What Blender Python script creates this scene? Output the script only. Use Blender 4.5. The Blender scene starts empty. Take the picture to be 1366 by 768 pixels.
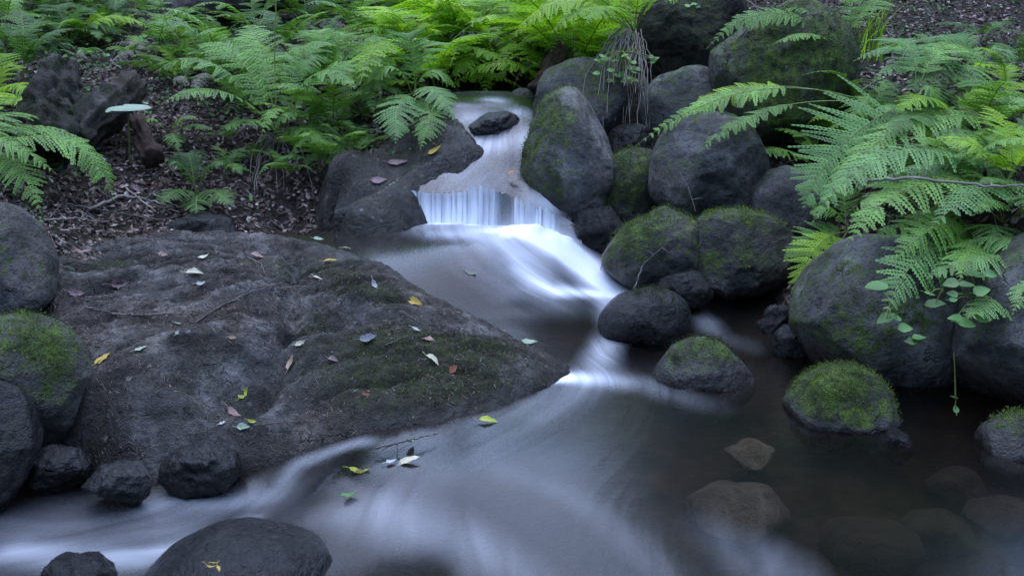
import bpy, math, random
import numpy as np
from mathutils import Vector, Matrix, Euler

random.seed(7)
rng = np.random.default_rng(7)
SC = bpy.context.scene
COL = SC.collection

# ------------------------------------------------------------------ camera
W_PX, H_PX, LENS, SENSOR = 1366.0, 768.0, 35.0, 36.0
CAM_H, PITCH = 1.2, math.radians(18.0)
FPX = W_PX * LENS / SENSOR
cam_d = bpy.data.cameras.new("camera")
cam_d.lens = LENS; cam_d.sensor_width = SENSOR; cam_d.clip_start = 0.05; cam_d.clip_end = 500
cam_d.dof.use_dof = True; cam_d.dof.focus_distance = 3.0; cam_d.dof.aperture_fstop = 14.0
cam = bpy.data.objects.new("camera", cam_d); COL.objects.link(cam)
cam.location = (0, 0, CAM_H); cam.rotation_euler = (math.radians(90) - PITCH, 0, 0)
SC.camera = cam

# ------------------------------------------------------------------ sky and sun
SUN_EL, SUN_ROT = 74.0, -25.0
SKY_STRENGTH, SUN_STRENGTH, SUN_ANGLE, EXPOSURE = 0.15, 0.9, 100.0, 2.02
world = bpy.data.worlds.new("World"); SC.world = world; world.use_nodes = True
wn = world.node_tree.nodes; wl = world.node_tree.links
sky = wn.new("ShaderNodeTexSky"); sky.sky_type = 'NISHITA'; sky.sun_disc = False
sky.sun_elevation = math.radians(SUN_EL); sky.sun_rotation = math.radians(SUN_ROT)
sky.air_density = 1.2; sky.dust_density = 0.6; sky.ozone_density = 1.5
bg = wn["Background"]; bg.inputs[1].default_value = SKY_STRENGTH
wl.new(sky.outputs[0], bg.inputs[0])
sd = bpy.data.lights.new("sun", 'SUN'); sd.energy = SUN_STRENGTH; sd.angle = math.radians(SUN_ANGLE); sd.color = (1.0, 0.97, 0.93)
sun = bpy.data.objects.new("sun", sd); COL.objects.link(sun)
_az = math.radians(SUN_ROT)   # clockwise from +Y, like the sky texture
_dir = Vector((math.sin(_az) * math.cos(math.radians(SUN_EL)), math.cos(_az) * math.cos(math.radians(SUN_EL)), math.sin(math.radians(SUN_EL))))
sun.rotation_euler = _dir.to_track_quat('Z', 'Y').to_euler(); sun.location = (0, 0, 8)

SC.view_settings.view_transform = 'Standard'; SC.view_settings.look = 'None'
SC.view_settings.use_white_balance = True; SC.view_settings.white_balance_temperature = 5750; SC.view_settings.white_balance_tint = 14
SC.view_settings.exposure = EXPOSURE; SC.view_settings.gamma = 1.0; SC.view_settings.use_curve_mapping = False
SC.cycles.max_bounces = 6; SC.cycles.transparent_max_bounces = 12; SC.cycles.use_denoising = True
SC.cycles.sample_clamp_indirect = 4.0

# ------------------------------------------------------------------ geometry helpers
ST, CT = math.sin(PITCH), math.cos(PITCH)
F_AX = np.array([0, CT, -ST]); U_AX = np.array([0, ST, CT]); R_AX = np.array([1.0, 0, 0])

def ray(px, py):
    u = (H_PX / 2 - py) / FPX; r = (px - W_PX / 2) / FPX
    return F_AX + u * U_AX + r * R_AX

def P(px, py, y=None, z=None):
    """point of the scene on the sight line of a photo pixel, at distance y or at height z"""
    d = ray(px, py)
    t = y / d[1] if y is not None else (z - CAM_H) / d[2]
    return np.array([0, 0, CAM_H]) + t * d

def smooth(a, b, x):
    t = np.clip((x - a) / (b - a), 0, 1)
    return t * t * (3 - 2 * t)

_perm = np.random.default_rng(3).permutation(256).astype(np.int64); _perm = np.concatenate([_perm, _perm, _perm])
_g = np.random.default_rng(4).normal(size=(256, 3)); _g /= np.linalg.norm(_g, axis=1)[:, None]

def perlin(p):
    p = np.asarray(p, float); i = np.floor(p).astype(np.int64); f = p - i; i &= 255
    w = f * f * f * (f * (f * 6 - 15) + 10)
    out = 0
    for dx in (0, 1):
        for dy in (0, 1):
            for dz in (0, 1):
                h = _perm[_perm[_perm[(i[:, 0] + dx)] + ((i[:, 1] + dy) & 255)] + ((i[:, 2] + dz) & 255)]
                g = _g[h]
                dot = g[:, 0] * (f[:, 0] - dx) + g[:, 1] * (f[:, 1] - dy) + g[:, 2] * (f[:, 2] - dz)
                out = out + dot * (w[:, 0] if dx else 1 - w[:, 0]) * (w[:, 1] if dy else 1 - w[:, 1]) * (w[:, 2] if dz else 1 - w[:, 2])
    return out

def fbm(p, octaves=4, gain=0.5, lac=2.03):
    p = np.asarray(p, float); a = 1.0; s = 0; fr = 1.0
    for o in range(octaves):
        s = s + a * perlin(p * fr + 17.3 * o); a *= gain; fr *= lac
    return s

class TPS:
    def __init__(self, xy, vals, lam=1e-4):
        xy = np.asarray(xy, float); vals = np.asarray(vals, float); n = len(xy)
        if vals.ndim == 1: vals = vals[:, None]
        K = self.k(xy, xy) + lam * np.eye(n)
        Pm = np.hstack([np.ones((n, 1)), xy])
        A = np.zeros((n + 3, n + 3)); A[:n, :n] = K; A[:n, n:] = Pm; A[n:, :n] = Pm.T
        self.w = np.linalg.solve(A, np.vstack([vals, np.zeros((3, vals.shape[1]))])); self.xy = xy
    @staticmethod
    def k(a, b):
        r2 = ((a[:, None, :] - b[None, :, :]) ** 2).sum(-1) + 1e-12
        return 0.5 * r2 * np.log(r2)
    def __call__(self, q):
        q = np.asarray(q, float); n = len(self.xy); out = []
        for s in range(0, len(q), 20000):
            b = q[s:s + 20000]
            out.append(self.k(b, self.xy) @ self.w[:n] + np.hstack([np.ones((len(b), 1)), b]) @ self.w[n:])
        return np.vstack(out)

def set_attr(me, name, vals):
    at = me.attributes.new(name, 'FLOAT', 'POINT'); at.data.foreach_set('value', np.asarray(vals, np.float32))

def mesh_from(name, verts, faces, mats, attrs=None, mat_idx=None, smooth_shade=True, parent=None, loc=None):
    """ONE mesh object; verts in world space, origin moved to loc"""
    verts = np.asarray(verts, np.float32)
    loc = np.zeros(3) if loc is None else np.asarray(loc, float)
    me = bpy.data.meshes.new(name)
    v = (verts - loc).astype(np.float32)
    if isinstance(faces, np.ndarray):
        nf, k = faces.shape
        me.vertices.add(len(v)); me.vertices.foreach_set('co', v.ravel())
        me.loops.add(nf * k); me.loops.foreach_set('vertex_index', faces.astype(np.int32).ravel())
        me.polygons.add(nf); me.polygons.foreach_set('loop_start', np.arange(0, nf * k, k, dtype=np.int32))
        me.update(calc_edges=True)
    else:
        me.from_pydata(v.tolist(), [], faces)
    for m in (mats if isinstance(mats, (list, tuple)) else [mats]): me.materials.append(m)
    if mat_idx is not None: me.polygons.foreach_set('material_index', np.asarray(mat_idx, np.int32))
    me.polygons.foreach_set('use_smooth', np.full(len(me.polygons), smooth_shade))
    for k_, a in (attrs or {}).items(): set_attr(me, k_, a)
    me.validate(); me.update()
    o = bpy.data.objects.new(name, me); COL.objects.link(o)
    o.location = loc
    if parent is not None:
        o.parent = parent; o.location = Vector(loc) - parent.location
    return o

def tag(o, label, cat, group=None):
    o['label'] = label; o['category'] = cat
    if group: o['group'] = group
    return o

def thing(name, label, cat, loc, group=None):
    o = bpy.data.objects.new(name, None); COL.objects.link(o); o.empty_display_size = 0.05
    o.location = loc
    return tag(o, label, cat, group)

def grid_faces(nx, ny):
    i = np.arange((nx - 1) * (ny - 1)); r = i // (nx - 1); c = i % (nx - 1); a = r * nx + c
    return np.stack([a, a + 1, a + nx + 1, a + nx], 1)

def tube_geo(path, radii, sides=6):
    path = np.asarray(path, float); n = len(path); radii = np.broadcast_to(np.asarray(radii, float), (n,))
    t = np.gradient(path, axis=0); t /= np.linalg.norm(t, axis=1)[:, None] + 1e-9
    ref = np.array([0.31, 0.2, 0.93]) if abs(t[0, 2]) < 0.9 else np.array([1.0, 0.1, 0])
    s = np.cross(t, ref); s /= np.linalg.norm(s, axis=1)[:, None] + 1e-9
    b = np.cross(s, t)
    ang = np.arange(sides) * 2 * math.pi / sides
    v = path[:, None, :] + radii[:, None, None] * (np.cos(ang)[None, :, None] * s[:, None, :] + np.sin(ang)[None, :, None] * b[:, None, :])
    f = []
    for i in range(n - 1):
        for j in range(sides):
            f.append((i * sides + j, i * sides + (j + 1) % sides, (i + 1) * sides + (j + 1) % sides, (i + 1) * sides + j))
    return v.reshape(-1, 3), np.array(f)

def bez(p0, p1, p2, n):
    t = np.linspace(0, 1, n)[:, None]
    return (1 - t) ** 2 * p0 + 2 * t * (1 - t) * p1 + t * t * p2

# ------------------------------------------------------------------ materials
def mat_new(name):
    m = bpy.data.materials.new(name); m.use_nodes = True
    nt = m.node_tree; nt.nodes.clear()
    out = nt.nodes.new("ShaderNodeOutputMaterial")
    return m, nt, out

def N(nt, kind, **kw):
    n = nt.nodes.new("ShaderNode" + kind)
    for k, v in kw.items():
        if k == 'inp':
            for a, b in v.items(): n.inputs[a].default_value = b
        else: setattr(n, k, v)
    return n

def noise(nt, vec, scale, detail=4, rough=0.55, dist=0.0):
    n = N(nt, "TexNoise", inp={'Scale': scale, 'Detail': detail, 'Roughness': rough, 'Distortion': dist})
    nt.links.new(vec, n.inputs['Vector']); return n.outputs['Fac']

def ramp(nt, fac, stops):
    r = N(nt, "ValToRGB"); e = r.color_ramp.elements
    while len(e) < len(stops): e.new(0.5)
    for el, (p, c) in zip(e, stops):
        el.position = p; el.color = (*c, 1) if not isinstance(c, (int, float)) else (c, c, c, 1)
    nt.links.new(fac, r.inputs[0]); return r.outputs[0]

def mix(nt, fac, a, b, kind='MIX'):
    m = N(nt, "Mix", data_type='RGBA', blend_type=kind)
    for v, s in ((fac, m.inputs[0]), (a, m.inputs[6]), (b, m.inputs[7])):
        if isinstance(v, (int, float)): s.default_value = v
        elif isinstance(v, tuple): s.default_value = (*v, 1)
        else: nt.links.new(v, s)
    return m.outputs[2]

def math_n(nt, op, a, b=None, clamp=False):
    m = N(nt, "Math", operation=op, use_clamp=clamp)
    for v, s in ((a, m.inputs[0]), (b, m.inputs[1])):
        if v is None: continue
        if isinstance(v, (int, float)): s.default_value = v
        else: nt.links.new(v, s)
    return m.outputs[0]

def attr(nt, name):
    return N(nt, "Attribute", attribute_name=name).outputs['Fac']

def bump(nt, height, strength, dist, normal=None):
    b = N(nt, "Bump", inp={'Strength': strength, 'Distance': dist}); nt.links.new(height, b.inputs['Height'])
    if normal is not None: nt.links.new(normal, b.inputs['Normal'])
    return b.outputs[0]

def rock_material(name, c_dark, c_mid, c_light, moss_a, moss_b, grain=1.0, rough0=0.72, spec=0.35, bk=1.0):
    m, nt, out = mat_new(name); L = nt.links
    co = N(nt, "TexCoord").outputs['Object']
    n1 = noise(nt, co, 5.5 * grain, 6, 0.62); n2 = noise(nt, co, 38 * grain, 5, 0.65); n3 = noise(nt, co, 170 * grain, 3, 0.6)
    base = ramp(nt, n1, [(0.3, c_dark), (0.5, c_mid), (0.7, c_light)])
    sp = ramp(nt, n2, [(0.3, 0.45), (0.5, 0.95), (0.72, 1.35)])
    base = mix(nt, 0.85, base, sp, 'MULTIPLY')
    sp2 = ramp(nt, n3, [(0.32, 0.5), (0.55, 1.0), (0.75, 1.4)])
    base = mix(nt, 0.7, base, sp2, 'MULTIPLY')
    hue = N(nt, "ObjectInfo").outputs['Random']
    base = mix(nt, ramp(nt, noise(nt, co, 1.7 * grain, 4, 0.6, 0.8), [(0.45, 0.0), (0.62, 0.75)]), base, mix(nt, 1.0, base, (1.0, 0.80, 0.60), 'MULTIPLY'))
    base = mix(nt, 1.0, base, ramp(nt, hue, [(0.0, 0.72), (1.0, 1.25)]), 'MULTIPLY')
    # pale lichen crusts
    vo = N(nt, "TexVoronoi", inp={'Scale': 16 * grain, 'Randomness': 1.0}); L.new(co, vo.inputs['Vector'])
    li = math_n(nt, 'MULTIPLY', ramp(nt, vo.outputs['Distance'], [(0.1, 1.0), (0.2, 0.0)]), ramp(nt, noise(nt, co, 4, 3), [(0.55, 0.0), (0.66, 0.6)]))
    base = mix(nt, li, base, (0.3, 0.31, 0.29))
    # dark streaks and damp stains
    base = mix(nt, 0.9, base, ramp(nt, noise(nt, co, 2.6 * grain, 5, 0.7, 1.2), [(0.34, 0.42), (0.5, 0.9), (0.66, 1.25)]), 'MULTIPLY')
    # thin dark algae and moss film, thick where the mesh attribute says so, broken up by fine noise
    ms = math_n(nt, 'ADD', attr(nt, 'moss'), math_n(nt, 'MULTIPLY', math_n(nt, 'SUBTRACT', n2, 0.5), 2.6))
    ms = math_n(nt, 'ADD', ms, math_n(nt, 'MULTIPLY', math_n(nt, 'SUBTRACT', n3, 0.5), 2.2))
    ff = ramp(nt, math_n(nt, 'ADD', ms, 0.2), [(0.3, 0.0), (0.8, 0.75)])
    base = mix(nt, ff, base, mix(nt, 1.0, base, (0.42, 0.44, 0.30), 'MULTIPLY'))
    mf = ramp(nt, ms, [(0.34, 0.0), (0.75, 1.0)])
    mc = mix(nt, ramp(nt, noise(nt, co, 24, 4), [(0.38, 0.0), (0.68, 1.0)]), moss_a, moss_b)
    mc = mix(nt, 0.9, mc, ramp(nt, noise(nt, co, 260, 2), [(0.3, 0.25), (0.55, 1.0), (0.8, 2.0)]), 'MULTIPLY')
    col = mix(nt, mf, base, mc)
    wv_ = N(nt, "Vectormath" if False else "VectorMath", operation='MULTIPLY_ADD'); nz_ = N(nt, "TexNoise", inp={'Scale': 6.0 * grain, 'Detail': 4}); L.new(co, nz_.inputs['Vector']); L.new(nz_.outputs['Color'], wv_.inputs[0]); wv_.inputs[1].default_value = (.35, .35, .35); L.new(co, wv_.inputs[2])
    ck = N(nt, "TexVoronoi", feature='DISTANCE_TO_EDGE', inp={'Scale': 3.2 * grain}); L.new(wv_.outputs[0], ck.inputs['Vector'])
    ckf = math_n(nt, 'MULTIPLY', ramp(nt, ck.outputs['Distance'], [(0.0, 1.0), (0.016, 0.0)]), ramp(nt, noise(nt, co, 3.1, 2), [(0.5, 0.0), (0.6, 0.85)]))
    col = mix(nt, ckf, col, (0.008, 0.007, 0.007))
    wet = attr(nt, 'wet')
    col = mix(nt, wet, col, mix(nt, 1.0, col, (0.34, 0.32, 0.32), 'MULTIPLY'))
    pb = N(nt, "BsdfPrincipled"); L.new(col, pb.inputs['Base Color'])
    rg = math_n(nt, 'ADD', rough0, math_n(nt, 'MULTIPLY', mf, 0.2))
    rg = math_n(nt, 'SUBTRACT', rg, math_n(nt, 'MULTIPLY', wet, 0.5), True)
    rg = math_n(nt, 'MAXIMUM', rg, math_n(nt, 'ADD', 0.12, math_n(nt, 'MULTIPLY', n2, 0.3)))
    L.new(rg, pb.inputs['Roughness']); pb.inputs['Specular IOR Level'].default_value = spec
    b1 = bump(nt, n1, 0.6 * bk, 0.03); b2 = bump(nt, n2, 0.9 * bk, 0.016, b1); b3 = bump(nt, n3, 0.8 * bk, 0.006, b2)
    b3 = bump(nt, math_n(nt, 'SUBTRACT', 1.0, ckf), 0.8, 0.01, b3)
    L.new(b3, pb.inputs['Normal']); L.new(pb.outputs[0], out.inputs[0])
    return m

MOSS_A, MOSS_B = (0.024, 0.034, 0.010), (0.085, 0.135, 0.018)
M_GREY = rock_material("grey_granite", (0.038, 0.037, 0.037), (0.108, 0.105, 0.104), (0.29, 0.285, 0.28), MOSS_A, MOSS_B)
M_DARK = rock_material("dark_boulder", (0.036, 0.034, 0.034), (0.085, 0.081, 0.079), (0.20, 0.195, 0.19), MOSS_A, MOSS_B)
M_LOW = rock_material("dark_low_rock", (0.024, 0.020, 0.018), (0.068, 0.061, 0.057), (0.27, 0.262, 0.26), (0.018, 0.017, 0.010), (0.034, 0.040, 0.013), 1.3)
M_WET = rock_material("wet_black_stone", (0.006, 0.006, 0.007), (0.013, 0.013, 0.014), (0.03, 0.03, 0.032), (0.014, 0.02, 0.008), (0.03, 0.045, 0.01), 1.6, 0.4, 0.35)
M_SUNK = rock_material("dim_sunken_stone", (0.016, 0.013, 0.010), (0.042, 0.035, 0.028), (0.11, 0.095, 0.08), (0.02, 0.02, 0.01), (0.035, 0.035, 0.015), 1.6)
M_STUMP = rock_material("weathered_stump", (0.026, 0.023, 0.021), (0.07, 0.064, 0.06), (0.18, 0.168, 0.16), MOSS_A, (0.04, 0.055, 0.014), 1.6, 0.85, 0.2)
M_SLAB = rock_material("damp_slab", (0.012, 0.010, 0.010), (0.030, 0.027, 0.025), (0.085, 0.08, 0.076), (0.014, 0.016, 0.007), (0.032, 0.044, 0.011), 1.5, 0.5)
M_GLOSSY = rock_material("washed_black_stone", (0.005, 0.005, 0.006), (0.010, 0.010, 0.011), (0.022, 0.022, 0.024), (0.014, 0.02, 0.008), (0.03, 0.045, 0.01), 1.5, 0.45, 0.42, 0.85)
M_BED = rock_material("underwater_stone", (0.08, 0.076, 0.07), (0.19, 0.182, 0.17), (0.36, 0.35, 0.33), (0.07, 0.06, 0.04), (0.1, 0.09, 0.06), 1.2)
M_SOILROCK = rock_material("earth_covered_stone", (0.018, 0.014, 0.012), (0.034, 0.027, 0.022), (0.075, 0.065, 0.055), (0.016, 0.022, 0.008), (0.035, 0.055, 0.011), 1.4)

def leaf_material(name, col_a, col_b, trans=0.35, rough=0.5, tcol=None, scale=9):
    m, nt, out = mat_new(name); L = nt.links
    co = N(nt, "TexCoord").outputs['Object']
    oi = N(nt, "ObjectInfo").outputs['Random']
    f = math_n(nt, 'ADD', math_n(nt, 'MULTIPLY', oi, 0.55), math_n(nt, 'MULTIPLY', noise(nt, co, scale, 3), 0.6))
    col = ramp(nt, f, [(0.25, col_a), (0.85, col_b)])
    v = attr(nt, 'shade'); col = mix(nt, 1.0, col, ramp(nt, v, [(0.0, 0.55), (1.0, 1.3)]), 'MULTIPLY')
    pb = N(nt, "BsdfPrincipled", inp={'Roughness': rough}); pb.inputs['Specular IOR Level'].default_value = 0.35
    L.new(col, pb.inputs['Base Color'])
    tr = N(nt, "BsdfTranslucent"); L.new(mix(nt, 1.0, col, tcol or (1.25, 1.35, 0.5), 'MULTIPLY'), tr.inputs[0])
    ms = N(nt, "MixShader"); ms.inputs[0].default_value = trans
    L.new(pb.outputs[0], ms.inputs[1]); L.new(tr.outputs[0], ms.inputs[2]); L.new(ms.outputs[0], out.inputs[0])
    return m

M_FERN = leaf_material("fern_green", (0.095, 0.21, 0.030), (0.18, 0.34, 0.06))
M_FERN_B = leaf_material("fern_blue_green", (0.11, 0.23, 0.06), (0.185, 0.34, 0.095))
M_FERN_Y = leaf_material("fern_yellow_green", (0.17, 0.34, 0.018), (0.32, 0.50, 0.035), 0.5)  # own yellow-green, with the albedo raised to stand in for backlight
M_FERN_D = leaf_material("fern_dark_green", (0.045, 0.11, 0.018), (0.085, 0.18, 0.03))
M_HERB = leaf_material("herb_green", (0.070, 0.17, 0.040), (0.13, 0.27, 0.07), 0.3, 0.45)
M_MOSS = leaf_material("moss_tufts", (0.035, 0.058, 0.011), (0.12, 0.19, 0.022), 0.2, 0.8)
M_MOSS_B = leaf_material("brown_moss_tufts", (0.020, 0.017, 0.011), (0.040, 0.042, 0.016), 0.1, 0.85)
M_MOSS_D = leaf_material("dark_moss_tufts", (0.024, 0.028, 0.011), (0.06, 0.072, 0.02), 0.1, 0.85)

def plain_material(name, a, b, scale=30, rough=0.8, bumpd=0.002, stretch=None, spec=0.25):
    m, nt, out = mat_new(name); L = nt.links
    co = N(nt, "TexCoord").outputs['Object']
    if stretch:
        mp = N(nt, "Mapping"); mp.inputs['Scale'].default_value = stretch; L.new(co, mp.inputs['Vector']); co = mp.outputs[0]
    n = noise(nt, co, scale, 5, 0.62)
    pb = N(nt, "BsdfPrincipled", inp={'Roughness': rough}); pb.inputs['Specular IOR Level'].default_value = spec
    L.new(ramp(nt, n, [(0.3, a), (0.7, b)]), pb.inputs['Base Color'])
    L.new(bump(nt, n, 0.7, bumpd), pb.inputs['Normal']); L.new(pb.outputs[0], out.inputs[0])
    return m

M_STEM = plain_material("fern_stalk", (0.10, 0.13, 0.03), (0.17, 0.20, 0.05), 20, 0.6)
M_DRY = plain_material("dry_stalk", (0.10, 0.085, 0.07), (0.24, 0.21, 0.18), 18, 0.85)
M_TWIG = plain_material("twig_bark", (0.05, 0.042, 0.038), (0.15, 0.13, 0.12), 60, 0.85)
M_BARK = plain_material("old_bark", (0.014, 0.012, 0.011), (0.062, 0.057, 0.054), 14, 0.9, 0.015)
M_ROT = plain_material("rotten_wood", (0.016, 0.010, 0.008), (0.06, 0.036, 0.026), 22, 0.9, 0.015, (1, 1, 0.25))

def variant_material(name, stops, rough=0.75, trans=0.0):
    """a colour per piece, picked by the mesh attribute 'shade'"""
    m, nt, out = mat_new(name); L = nt.links
    pb = N(nt, "BsdfPrincipled", inp={'Roughness': rough}); pb.inputs['Specular IOR Level'].default_value = 0.25
    c = ramp(nt, attr(nt, 'shade'), stops); L.new(c, pb.inputs['Base Color'])
    if trans:
        tr = N(nt, "BsdfTranslucent"); L.new(c, tr.inputs[0]); ms = N(nt, "MixShader"); ms.inputs[0].default_value = trans
        L.new(pb.outputs[0], ms.inputs[1]); L.new(tr.outputs[0], ms.inputs[2]); L.new(ms.outputs[0], out.inputs[0])
    else: L.new(pb.outputs[0], out.inputs[0])
    return m

M_LITTER = variant_material("dead_leaf_litter", [(0.0, (0.035, 0.023, 0.019)), (0.4, (0.09, 0.062, 0.054)), (0.75, (0.17, 0.122, 0.108)), (0.93, (0.27, 0.215, 0.19)), (1.0, (0.42, 0.38, 0.35))])
M_NEEDLE = variant_material("dead_needles", [(0.0, (0.035, 0.022, 0.015)), (0.5, (0.085, 0.06, 0.042)), (0.85, (0.17, 0.14, 0.11)), (1.0, (0.36, 0.33, 0.28))])
M_COVER = variant_material("ground_cover_leaves", [(0.0, (0.03, 0.07, 0.015)), (0.5, (0.06, 0.14, 0.03)), (0.85, (0.10, 0.21, 0.06)), (1.0, (0.16, 0.25, 0.12))], 0.55, 0.25)

def ground_material():
    m, nt, out = mat_new("forest_soil"); L = nt.links
    co = N(nt, "TexCoord").outputs['Object']
    n1 = noise(nt, co, 2.5, 6, 0.6); n2 = noise(nt, co, 30, 6, 0.7); n3 = noise(nt, co, 120, 4, 0.65)
    soil = ramp(nt, n2, [(0.3, (0.016, 0.012, 0.010)), (0.5, (0.042, 0.031, 0.026)), (0.7, (0.105, 0.08, 0.068))])
    soil = mix(nt, 0.8, soil, ramp(nt, n3, [(0.3, 0.35), (0.55, 1.0), (0.75, 1.7)]), 'MULTIPLY')
    moss = math_n(nt, 'MULTIPLY', ramp(nt, n1, [(0.5, 0.0), (0.62, 0.9)]), ramp(nt, n3, [(0.4, 0.2), (0.6, 1.0)]))
    col = mix(nt, moss, soil, (0.03, 0.045, 0.012))
    bedc = ramp(nt, noise(nt, co, 9, 6, 0.65), [(0.3, (0.035, 0.025, 0.015)), (0.5, (0.12, 0.088, 0.056)), (0.72, (0.26, 0.20, 0.135))])
    bedc = mix(nt, 0.6, bedc, ramp(nt, n3, [(0.3, 0.5), (0.7, 1.4)]), 'MULTIPLY')
    col = mix(nt, attr(nt, 'bed'), col, bedc)
    wet = attr(nt, 'wet'); col = mix(nt, wet, col, mix(nt, 1.0, col, (0.4, 0.38, 0.38), 'MULTIPLY'))
    pb = N(nt, "BsdfPrincipled"); L.new(col, pb.inputs['Base Color'])
    L.new(math_n(nt, 'SUBTRACT', 0.9, math_n(nt, 'MULTIPLY', wet, 0.45)), pb.inputs['Roughness']); pb.inputs['Specular IOR Level'].default_value = 0.25
    L.new(bump(nt, n3, 0.8, 0.008, bump(nt, n2, 0.9, 0.03)), pb.inputs['Normal']); L.new(pb.outputs[0], out.inputs[0])
    return m
M_GROUND = ground_material()

def water_material(name, tint=(0.50, 0.44, 0.38), gloss_rough=0.16, base_milk=0.06, streak=1.0):
    m, nt, out = mat_new(name); L = nt.links
    s = N(nt, "Attribute", attribute_name='flow_s').outputs['Fac']; t = N(nt, "Attribute", attribute_name='flow_t').outputs['Fac']
    cv = N(nt, "CombineXYZ"); L.new(math_n(nt, 'MULTIPLY', s, 1.6), cv.inputs[0]); L.new(math_n(nt, 'MULTIPLY', t, 7.0), cv.inputs[1])
    st = noise(nt, cv.outputs[0], 1.0, 3, 0.5, 0.5)
    cv2 = N(nt, "CombineXYZ"); L.new(math_n(nt, 'MULTIPLY', s, 2.5), cv2.inputs[0]); L.new(math_n(nt, 'MULTIPLY', t, 30.0), cv2.inputs[1])
    st2 = noise(nt, cv2.outputs[0], 1.0, 4, 0.6, 0.3)
    foam = attr(nt, 'foam')
    k = math_n(nt, 'ADD', math_n(nt, 'MULTIPLY', math_n(nt, 'SUBTRACT', st, 0.35), 1.15 * streak), math_n(nt, 'MULTIPLY', math_n(nt, 'SUBTRACT', st2, 0.5), 0.16 * streak))
    k = math_n(nt, 'MAXIMUM', math_n(nt, 'ADD', k, 0.62), 0.05)
    fac = math_n(nt, 'ADD', math_n(nt, 'MULTIPLY', foam, k), base_milk, True)
    fac = math_n(nt, 'MULTIPLY', fac, 1.06, True)
    tr = N(nt, "BsdfTransparent", inp={'Color': (*tint, 1)})
    gl = N(nt, "BsdfGlossy", inp={'Color': (1, 1, 1, 1), 'Roughness': gloss_rough})
    fr = N(nt, "Fresnel", inp={'IOR': 1.33})
    h = math_n(nt, 'ADD', math_n(nt, 'MULTIPLY', st, 0.85), math_n(nt, 'MULTIPLY', st2, 0.12))
    bn = bump(nt, h, 0.07, 0.012); L.new(bn, gl.inputs['Normal']); L.new(bn, fr.inputs['Normal'])
    clear = N(nt, "MixShader"); L.new(fr.outputs[0], clear.inputs[0]); L.new(tr.outputs[0], clear.inputs[1]); L.new(gl.outputs[0], clear.inputs[2])
    pb = N(nt, "BsdfPrincipled", inp={'Base Color': (0.66, 0.69, 0.76, 1), 'Roughness': 0.35}); pb.inputs['Specular IOR Level'].default_value = 0.4
    ms = N(nt, "MixShader"); L.new(fac, ms.inputs[0]); L.new(clear.outputs[0], ms.inputs[1]); L.new(pb.outputs[0], ms.inputs[2])
    L.new(ms.outputs[0], out.inputs[0])
    return m
M_WATER = water_material("silky_water", (0.58, 0.52, 0.45), .20, -.012)
M_FALL = water_material("falling_water", (0.6, 0.6, 0.6), 0.2, 0.10, 1.0)

# ------------------------------------------------------------------ the ground
TC = []   # (x, y, z)
def tp(px, py, y): TC.append(P(px, py, y=y))
def tw(x, y, z): TC.append(np.array([x, y, z], float))
for a in [(0, 300, 3.3), (100, 300, 3.55), (200, 300, 3.72), (300, 288, 3.95), (400, 285, 4.1), (440, 262, 4.2), (430, 200, 4.35), (520, 165, 4.65), (590, 138, 4.95),
          (0, 200, 4.0), (0, 100, 5.0), (0, 0, 6.2), (200, 200, 4.3), (200, 100, 5.3), (200, 0, 6.6), (330, 200, 4.4), (320, 130, 4.9), (400, 150, 4.8), (400, 80, 5.5), (400, 0, 6.8),
          (520, 100, 5.4), (520, 30, 6.6), (560, 0, 7.2), (650, 60, 7.0), (650, 0, 9.0), (760, 60, 6.0), (800, 0, 7.0), (702, 138, 4.85), (850, 105, 4.95), (870, 180, 4.4),
          (950, 285, 4.15), (835, 310, 4.1), (1060, 318, 3.95), (1040, 165, 4.5), (1180, 130, 4.4), (1250, 290, 3.15), (1366, 310, 2.9), (1366, 200, 3.6), (1366, 100, 4.8), (1366, 0, 6.3),
          (1250, 150, 3.9), (1250, 60, 5.0), (1200, 40, 5.5), (1100, 0, 6.5), (950, 15, 5.7), (1130, 300, 3.6), (1050, 455, 3.15), (440, 228, 4.22), (415, 266, 4.12), (470, 200, 4.36), (520, 170, 4.56), (395, 275, 4.12), (560, 150, 4.68)]: tp(*a)
def tbed(px, py, z, d): p = P(px, py, z=z); tw(p[0], p[1], z - d)
for a in [(600, 335, .195, .06), (700, 345, .165, .06), (640, 390, .1, .06), (740, 390, .08, .07), (800, 345, .12, .06), (640, 215, .44, .09), (600, 240, .37, .1), (690, 235, .41, .1), (640, 140, .587, .08),
          (650, 130, .587, .05), (650, 119, .587, -.05), (600, 124, .587, -.05), (360, 305, .2, .04), (430, 312, .2, .05), (600, 298, .2, .1), (480, 300, .2, .06), (620, 185, .5, .08), (870, 390, .02, .08), (1000, 430, 0, .08)]: tbed(*a)
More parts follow.
